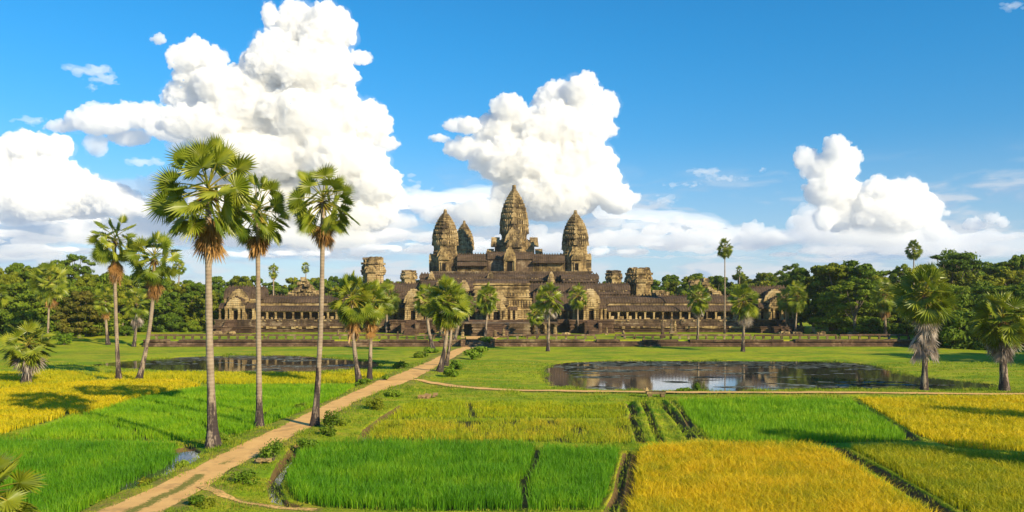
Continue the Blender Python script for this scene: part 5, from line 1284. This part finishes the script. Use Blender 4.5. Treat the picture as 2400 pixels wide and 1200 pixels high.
    for s_ in (-1, 1):
        a, b = sorted((s_*R*.8, s_*R*1.36)); mb.box(a, b, -R*.5, R*.5, -4, 22*k); nave_x(mb, a, b, 0, R*.5, 22*k, 13*k); spike(mb, s_*R*1.36, 0, 22*k, R*.40, 22*k, 0 if s_ > 0 else PI)
        a, b = sorted((s_*R*1.3, s_*R*1.72)); mb.box(a, b, -R*.4, R*.4, -4, 4*k); spike(mb, s_*R*1.70, 0, 3*k, R*.35, 14*k, 0 if s_ > 0 else PI)
    mb.box(-R*.5, R*.5, -R*1.45, -R*.8, -4, 20*k); nave_y(mb, -R*1.5, -R*.8, 0, R*.5, 20*k, 12*k); pediment(mb, 0, -R*1.52, 18*k, R*.5, 24*k); pediment(mb, 0, -R*1.1, 30*k, R*.62, 34*k)
    jitter(mb, .08, 4); mb.build('side_porch', MS, r)
    # ruined towers and ruins
    ruined_tower(843, 898, 604, 672, 246, 'tall broken tower stump above the leaning palms at left', seed=31)
    ruined_tower(936, 975, 635, 668, 262, 'small broken tower stump between the left stump and the upper temple', seed=32)
    ruined_tower(1421, 1461, 635, 668, 262, 'small broken tower stump right of the upper temple', seed=33)
    ruined_tower(1470, 1534, 629, 693, 242, 'wide broken tower with pale blind door above the right gallery', seed=34, m=MSY)
    def ruin(xa, xb, top, foot, Y, label, prof, seed, n=150):
        x0, x1 = XW(xa, Y), XW(xb, Y); zf, zt = ZW(foot, Y), ZW(top, Y); c = (x0+x1)/2; r = empty('ruined_library', (c, Y, zf)); tag(r, label, 'ruin')
        mb = MB(); rubble(mb, x0-c, x1-c, 0, 4, 0, zt-zf, n, .45, 1.1, seed, prof); mb.build('rubble', MS, r)
        mb = MB(); m_ = 12
        for i in range(m_):
            t = (i+.5)/m_; w = (x1-x0)/m_/2; mb.box(x0-c+(x1-x0)*t-w*.97, x0-c+(x1-x0)*t+w*.97, .8, 4.5, -4, (zt-zf)*max(.1, prof(t)*.92))
        jitter(mb, .2, seed); mb.build('wall', MS, r)
    ruin(678, 748, 652, 700, 262, 'crumbling stone ruin rising over the left gallery roof', lambda t: .25+.75*math.exp(-((t-.45)/.26)**2) if t > .1 else .3, 41)
    ruin(1622, 1690, 648, 700, 262, 'crumbling stone ruin over the right gallery, behind a palm', lambda t: .85 if t < .42 else (1.0 if t < .6 else .5-.6*(t-.6)), 42)
    ruin(1536, 1570, 680, 700, 235, 'low broken wall top over the right gallery beside the wide stump', lambda t: .9, 43, 40)
build_temple()
def balustrade(xa, xb, Y, label, seed, h=1.05, group='stone balustrades'):
    x0, x1 = XW(xa, Y), XW(xb, Y); c = (x0+x1)/2; z = zat(c, Y+.01) if Y > 173 else GZ; r = empty('stone_balustrade', (c, Y, GZ)); tag(r, label, 'balustrade', group)
    mb = MB(); n = max(2, int((x1-x0)/3)); rnd = random.Random(seed)
    for i in range(n):
        a, b = x0-c+(x1-x0)*i/n, x0-c+(x1-x0)*(i+1)/n; dz = rnd.uniform(-.04, .04); mb.box(a+.01, b-.01, -.24, .24, h-.36+dz, h+dz, .02, .06)
    mb.build('rail', MLAT, r); pm = MB(); pm.box(-.20, .20, -.18, .18, 0, h-.38); pm.box(-.26, .26, -.22, .22, h-.62, h-.42); pme = pm.mesh('post', MSD)
    n = max(2, int((x1-x0)/1.9))
    for i in range(n+1): link_obj('post', pme, r, (x0-c+(x1-x0)*i/n, 0, -.05))
def embankment(xa, xb, label, seed, yb=TERR):
    x0, x1 = XW(xa, yb), XW(xb, yb); c = (x0+x1)/2; r = empty('stone_embankment', (c, yb, 0)); tag(r, label, 'retaining wall', 'stone embankments')
    mb = MB(); L = x1-x0; n = max(2, int(L/2.4)); rnd = random.Random(seed)
    for (y0, a, b) in ((-.9, -.3, .32), (-.55, .32, .62), (-.30, .62, 1.05), (-.62, 1.05, 1.42)):
        for i in range(n):
            p, q = -L/2+L*i/n, -L/2+L*(i+1)/n; dz = rnd.uniform(-.05, .05) if a > .9 else 0; dy = rnd.uniform(-.07, .07)
            if a > .9 and rnd.random() < .16: continue
            mb.box(p+.008, q-.008, y0+dy, 1.3, a+.003, b+dz)
    mb.build('blocks', MLAT, r)
def build_terrace():
    embankment(338, 1086, 'long dark stone embankment left of the path head', 51); embankment(1152, 2135, 'long dark stone embankment right of the path head', 52)
    segs = [(346,620,'left end'),(628,860,'second stretch from the left end'),(868,1060,'just left of the path head'),(1190,1395,'just right of the path head'),(1442,1486,'short broken piece right of the entrance'),
            (1488,1760,'before the middle of the right gallery'),(1768,1960,'below the right corner pavilion'),(1968,2130,'right end, in tree shade')]
    for i, (a, b, l) in enumerate(segs): balustrade(a, b, 175.0, 'low stone rail on short posts, '+l, 60+i)
    # platform and steps at the head of the path
    Y = TERR; x0, x1 = XW(1092, Y), XW(1150, Y); c = (x0+x1)/2; r = empty('stone_steps', (c, Y, 0)); tag(r, 'worn stone steps where the dirt path meets the embankment', 'steps')
    mb = MB(); steps(mb, x0-c, x1-c, -3.0, 1.0, -.2, 1.38, 6); mb.build('treads', MSD, r); mb = MB(); mb.box(x0-c-.9, x0-c-.02, -2.8, 1.0, -.2, 1.6); mb.box(x1-c+.02, x1-c+.9, -2.8, 1.0, -.2, 1.6); mb.build('cheek_wall', MLAT, r)
    tag(link_obj('sandy_ground', poly_sheet('sandy_ground', np.array([(x0, 171.6), (x1+1, 171.6), (x1+2, 186), (x0-1, 186)]), 1.345+.12, MP)), kind='structure')
    # cruciform terrace before the gate
    Y = 192.0; x0, x1 = XW(1030, Y), XW(1305, Y); c = (x0+x1)/2; zt = ZW(757, Y); r = empty('stone_terrace', (c, Y, GZ)); tag(r, 'high cross shaped stone terrace in front of the main gate', 'terrace')
    mb = MB(); moulded(mb, x0-c, x1-c, 3.5, 11.5, 0, zt-GZ, .5); moulded(mb, XW(1110, Y)-c, XW(1240, Y)-c, -2.5, 3.5, 0, zt-GZ, .45); jitter(mb, .07, 71); mb.build('platform', MSD, r)
    mb = MB(); xm = XW(1168, Y)-c; steps(mb, xm-2.4, xm+2.4, -9.5, -3.0, 0, zt-GZ-.02, 11); mb.build('stair', MLAT, r)
    cm = MB(); hh = zt-GZ; cm.prism([(math.cos(i*PI/4)*.3, math.sin(i*PI/4)*.3) for i in range(8)], .2, hh-.5); cm.box(-.42, .42, -.42, .42, 0, .25); cm.box(-.42, .42, -.42, .42, hh-.5, hh-.25); cme = cm.mesh('column', MS)
    for i in range(12):
        px = 1034+i*24.5; 
        if 1100 < px < 1250: continue
        link_obj('column', cme, r, (XW(px, Y)-c, 2.4, 0))
    mb = MB(); mb.box(x0-c, XW(1106, Y)-c, 1.9, 3.0, hh-.25, hh+.1); mb.box(XW(1246, Y)-c, x1-c, 1.9, 3.0, hh-.25, hh+.1); mb.build('ledge', MSD, r)
    # weathered statues and posts
    def statue(px, py, Yh, h, label, m=MS, name='stone_statue', w=.3, seed=1):
        Y = Yh if Yh else G(px, py)[1]; x = XW(px, Y); z = GZ+.0 if Y > 172 else zat(x, Y); mb = MB(); rnd = random.Random(seed)
        mb.box(-w*1.3, w*1.3, -w*1.3, w*1.3, -.1, h*.16); mb.prism([(math.cos(i*PI/4)*w, math.sin(i*PI/4)*w*.8) for i in range(8)], h*.16, h*.55, .82); mb.prism([(math.cos(i*PI/4)*w*1.15, math.sin(i*PI/4)*w*.85) for i in range(8)], h*.55, h*.74, .75)
        mb.prism([(math.cos(i*PI/4)*w*.5, math.sin(i*PI/4)*w*.5) for i in range(8)], h*.74, h*.82); mb.prism([(math.cos(i*PI/4)*w*.62, math.sin(i*PI/4)*w*.62) for i in range(8)], h*.80, h, .6); jitter(mb, .03, seed)
        o = link_obj(name, mb.mesh(name, m), None, (x, Y, z)); tag(o, label, name.split('_')[-1])
    statue(1907,768,205,2.9,'reddish standing stone right of the right corner pavilion', MSY, 'standing_stone', .45, 1)
    statue(1461,787,186,1.5,'pale worn lion statue by the balustrade right of the entrance', MS, 'stone_statue', .35, 2)
    statue(1422,775,198,1.8,'pale figure on the lawn beside the rounded terrace bush', MS, 'stone_statue', .3, 3)
    statue(792,784,190,1.5,'small pale figure on the lawn before the left gallery', MS, 'stone_statue', .25, 4)
    statue(932,788,182,1.4,'pale post between the left balustrade and the leaning palms', MS, 'stone_statue', .25, 5)
    statue(1553,792,180,4.2,'dark slender pillar left of a pair before the right gallery', MSD, 'stone_pillar', .42, 6)
    statue(1574,779,205,3.4,'dark slender pillar right of a pair before the right gallery', MSD, 'stone_pillar', .4, 7)
    statue(1582,776,206,3.2,'pale worn guardian beside the dark pillar before the right gallery', MS, 'stone_statue', .4, 8)
    for i, (px, Y, h, lab) in enumerate(((1040,183,1.8,'guardian lion at the left foot of the terrace'),(1084,180,1.9,'worn guardian left of the path head'),(1160,180,1.7,'worn guardian right of the path head'),(1180,183,2.1,'serpent headed post right of the steps'),(1258,184,1.9,'broken statue below the right half of the terrace'),(1300,186,2.2,'broken statue at the right end of the terrace'),(1062,178,1.3,'short post beside the leaning palms at the terrace'))):
        statue(px, 0, Y, h, lab, MS, 'stone_statue', .38, 20+i)
    # fallen blocks
    rnd = random.Random(9)
    for i, (px, py, Y, s, lab) in enumerate(((540,776,196,.9,'pale fallen block at the stair of the left pavilion'),(512,778,198,.8,'grey fallen block at the far left of the podium'),(1215,778,186,.8,'fallen block under the terrace ledge'),(1236,782,183,.7,'small fallen block right of the terrace bay'),(1330,782,190,.8,'fallen block on the lawn below the right gate'),
         (1835,782,196,.9,'fallen block left of the right pavilion stair'),(1870,784,196,.8,'fallen block right of the right pavilion stair'),(1925,782,200,.7,'fallen block beside the standing stone'),(2000,780,196,.9,'heap of stones on the lawn before the dark forest'),(1018,780,186,.8,'fallen block at the stair of the left gate'))):
        mb = MB(); rubble(mb, -s*1.1, s*1.1, -s*.5, s*.5, .1, s*.8, 10, s*.45, s*.8, 80+i); jitter(mb, .06, i); o = link_obj('stone_heap', mb.mesh('stone_heap', MS), None, (XW(px, Y), Y, GZ)); tag(o, lab, 'stone', 'fallen stones')
    # stone on the side path, rocks and clods in the foreground
    x, y = G(1538, 930); z = zat(x, y); mb = MB(); mb.box(-1.0, .9, -.35, .35, .35, .62, .03, .03); mb.box(-.85, -.45, -.3, .3, -.1, .36); mb.box(.4, .8, -.3, .3, -.1, .36); mb.box(-1.15, -.75, -.28, .28, .60, .98, .1, .08); mb.box(-1.3, -1.0, -.2, .2, .70, .9, .05, .05); jitter(mb, .04, 2)
    o = link_obj('carved_stone', mb.mesh('carved_stone', MS), None, (x, y, z)); tag(o, 'worn carved stone block standing on the side path near the pond', 'stone')
    for i, (px, py, s, c, lab) in enumerate(((612,1093,.34,2,'pale clods of earth beside the round bush at the path edge'),(1010,932,.5,1,'brown earth mound at the top corner of the pale green plot'),(706,1074,.36,2,'tan stones on the ditch bank below the spreading bush'),(992,934,.4,1,'brown rock beside the brown earth mound'))):
        x, y = G(px, py); mb = MB(); rubble(mb, -s*1.4, s*1.4, -s*.6, s*.6, 0, s*.7, 9, s*.3, s*.6, 90+i); jitter(mb, .06, i); o = link_obj('rock', mb.mesh('rock', MSY if c == 2 else mat('orange_earth', lambda N: prin(N, (.30, .19, .09), .95))), None, (x, y, zat(x, y))); tag(o, lab, 'rock')
    # floating weed on the ponds
    rng = np.random.default_rng(31)
    for poly, n, lab in ((pondR, 2600, 'thin floating weed drifting on the right pond'), (pondL, 1200, 'thin floating weed drifting on the left pond')):
        lo, hi = poly.min(0), poly.max(0); P = np.stack([rng.uniform(lo[0], hi[0], n*4), rng.uniform(lo[1], hi[1], n*4)], 1)
        d = (vnoise(P[:, 0], P[:, 1]*3, 5, 8, 3)) + .25*sstep(P[:, 1], lo[1]+(hi[1]-lo[1])*.45, hi[1]); P = P[(d > .66) & (sdist(P, poly) > .6)][:n]; m = len(P)
        a = np.linspace(0, 2*PI, 7)[:-1]; w = rng.uniform(.25, 1.1, m); hh = rng.uniform(.10, .30, m)
        V = np.stack([P[:, 0, None]+np.cos(a)*w[:, None], P[:, 1, None]+np.sin(a)*hh[:, None]*1.3, np.full((m, 6), -.285)], 2).reshape(-1, 3); i = np.arange(m)[:, None]*6
        F = np.concatenate([i+np.array([[0, 1, 2]]), i+np.array([[0, 2, 3]]), i+np.array([[0, 3, 4]]), i+np.array([[0, 4, 5]])])
        me = np_mesh('pond_weed', V, F, mat('pond_weed', lambda N: prin(N, (.24, .25, .17), .5, spec=.3))); tag(link_obj('pond_weed', me), lab, 'water weed', kind='stuff')
build_terrace()
# ------------------------------------------------------------------ thin afternoon haze
def build_haze():
    mb = MB(); mb.box(-2700, 2700, -2700, 2700, -3, 62)
    m = bpy.data.materials.new('haze'); m.use_nodes = True; N = NT(m.node_tree); N.n.clear()
    o = N.new('ShaderNodeOutputMaterial'); v = N.new('ShaderNodeVolumePrincipled'); v.inputs['Density'].default_value = .00008
    v.inputs['Color'].default_value = (.80, .88, 1.0, 1); N.link(v.outputs[0], o.inputs['Volume'])
    tag(link_obj('haze', mb.mesh('haze', m)), kind='stuff')
build_haze()
# ------------------------------------------------------------------ tell apart the trees that would read alike, by their order across the view
def split_labels():
    bpy.context.view_layer.update(); by = {}
    for o in COL.objects:
        if o.parent is None and 'label' in o: by.setdefault(o['label'], []).append(o)
    for lab, L in by.items():
        if len(L) < 2: continue
        L.sort(key=lambda o: o.location.x/max(1.0, o.location.y)); n = len(L)
        names = {2: ['left one', 'right one'], 3: ['left one', 'middle one', 'right one']}.get(n, ['%s from left' % w for w in ('first', 'second', 'third', 'fourth', 'fifth', 'sixth')])
        for o, w in zip(L, names): o['label'] = lab+', '+w
split_labels()
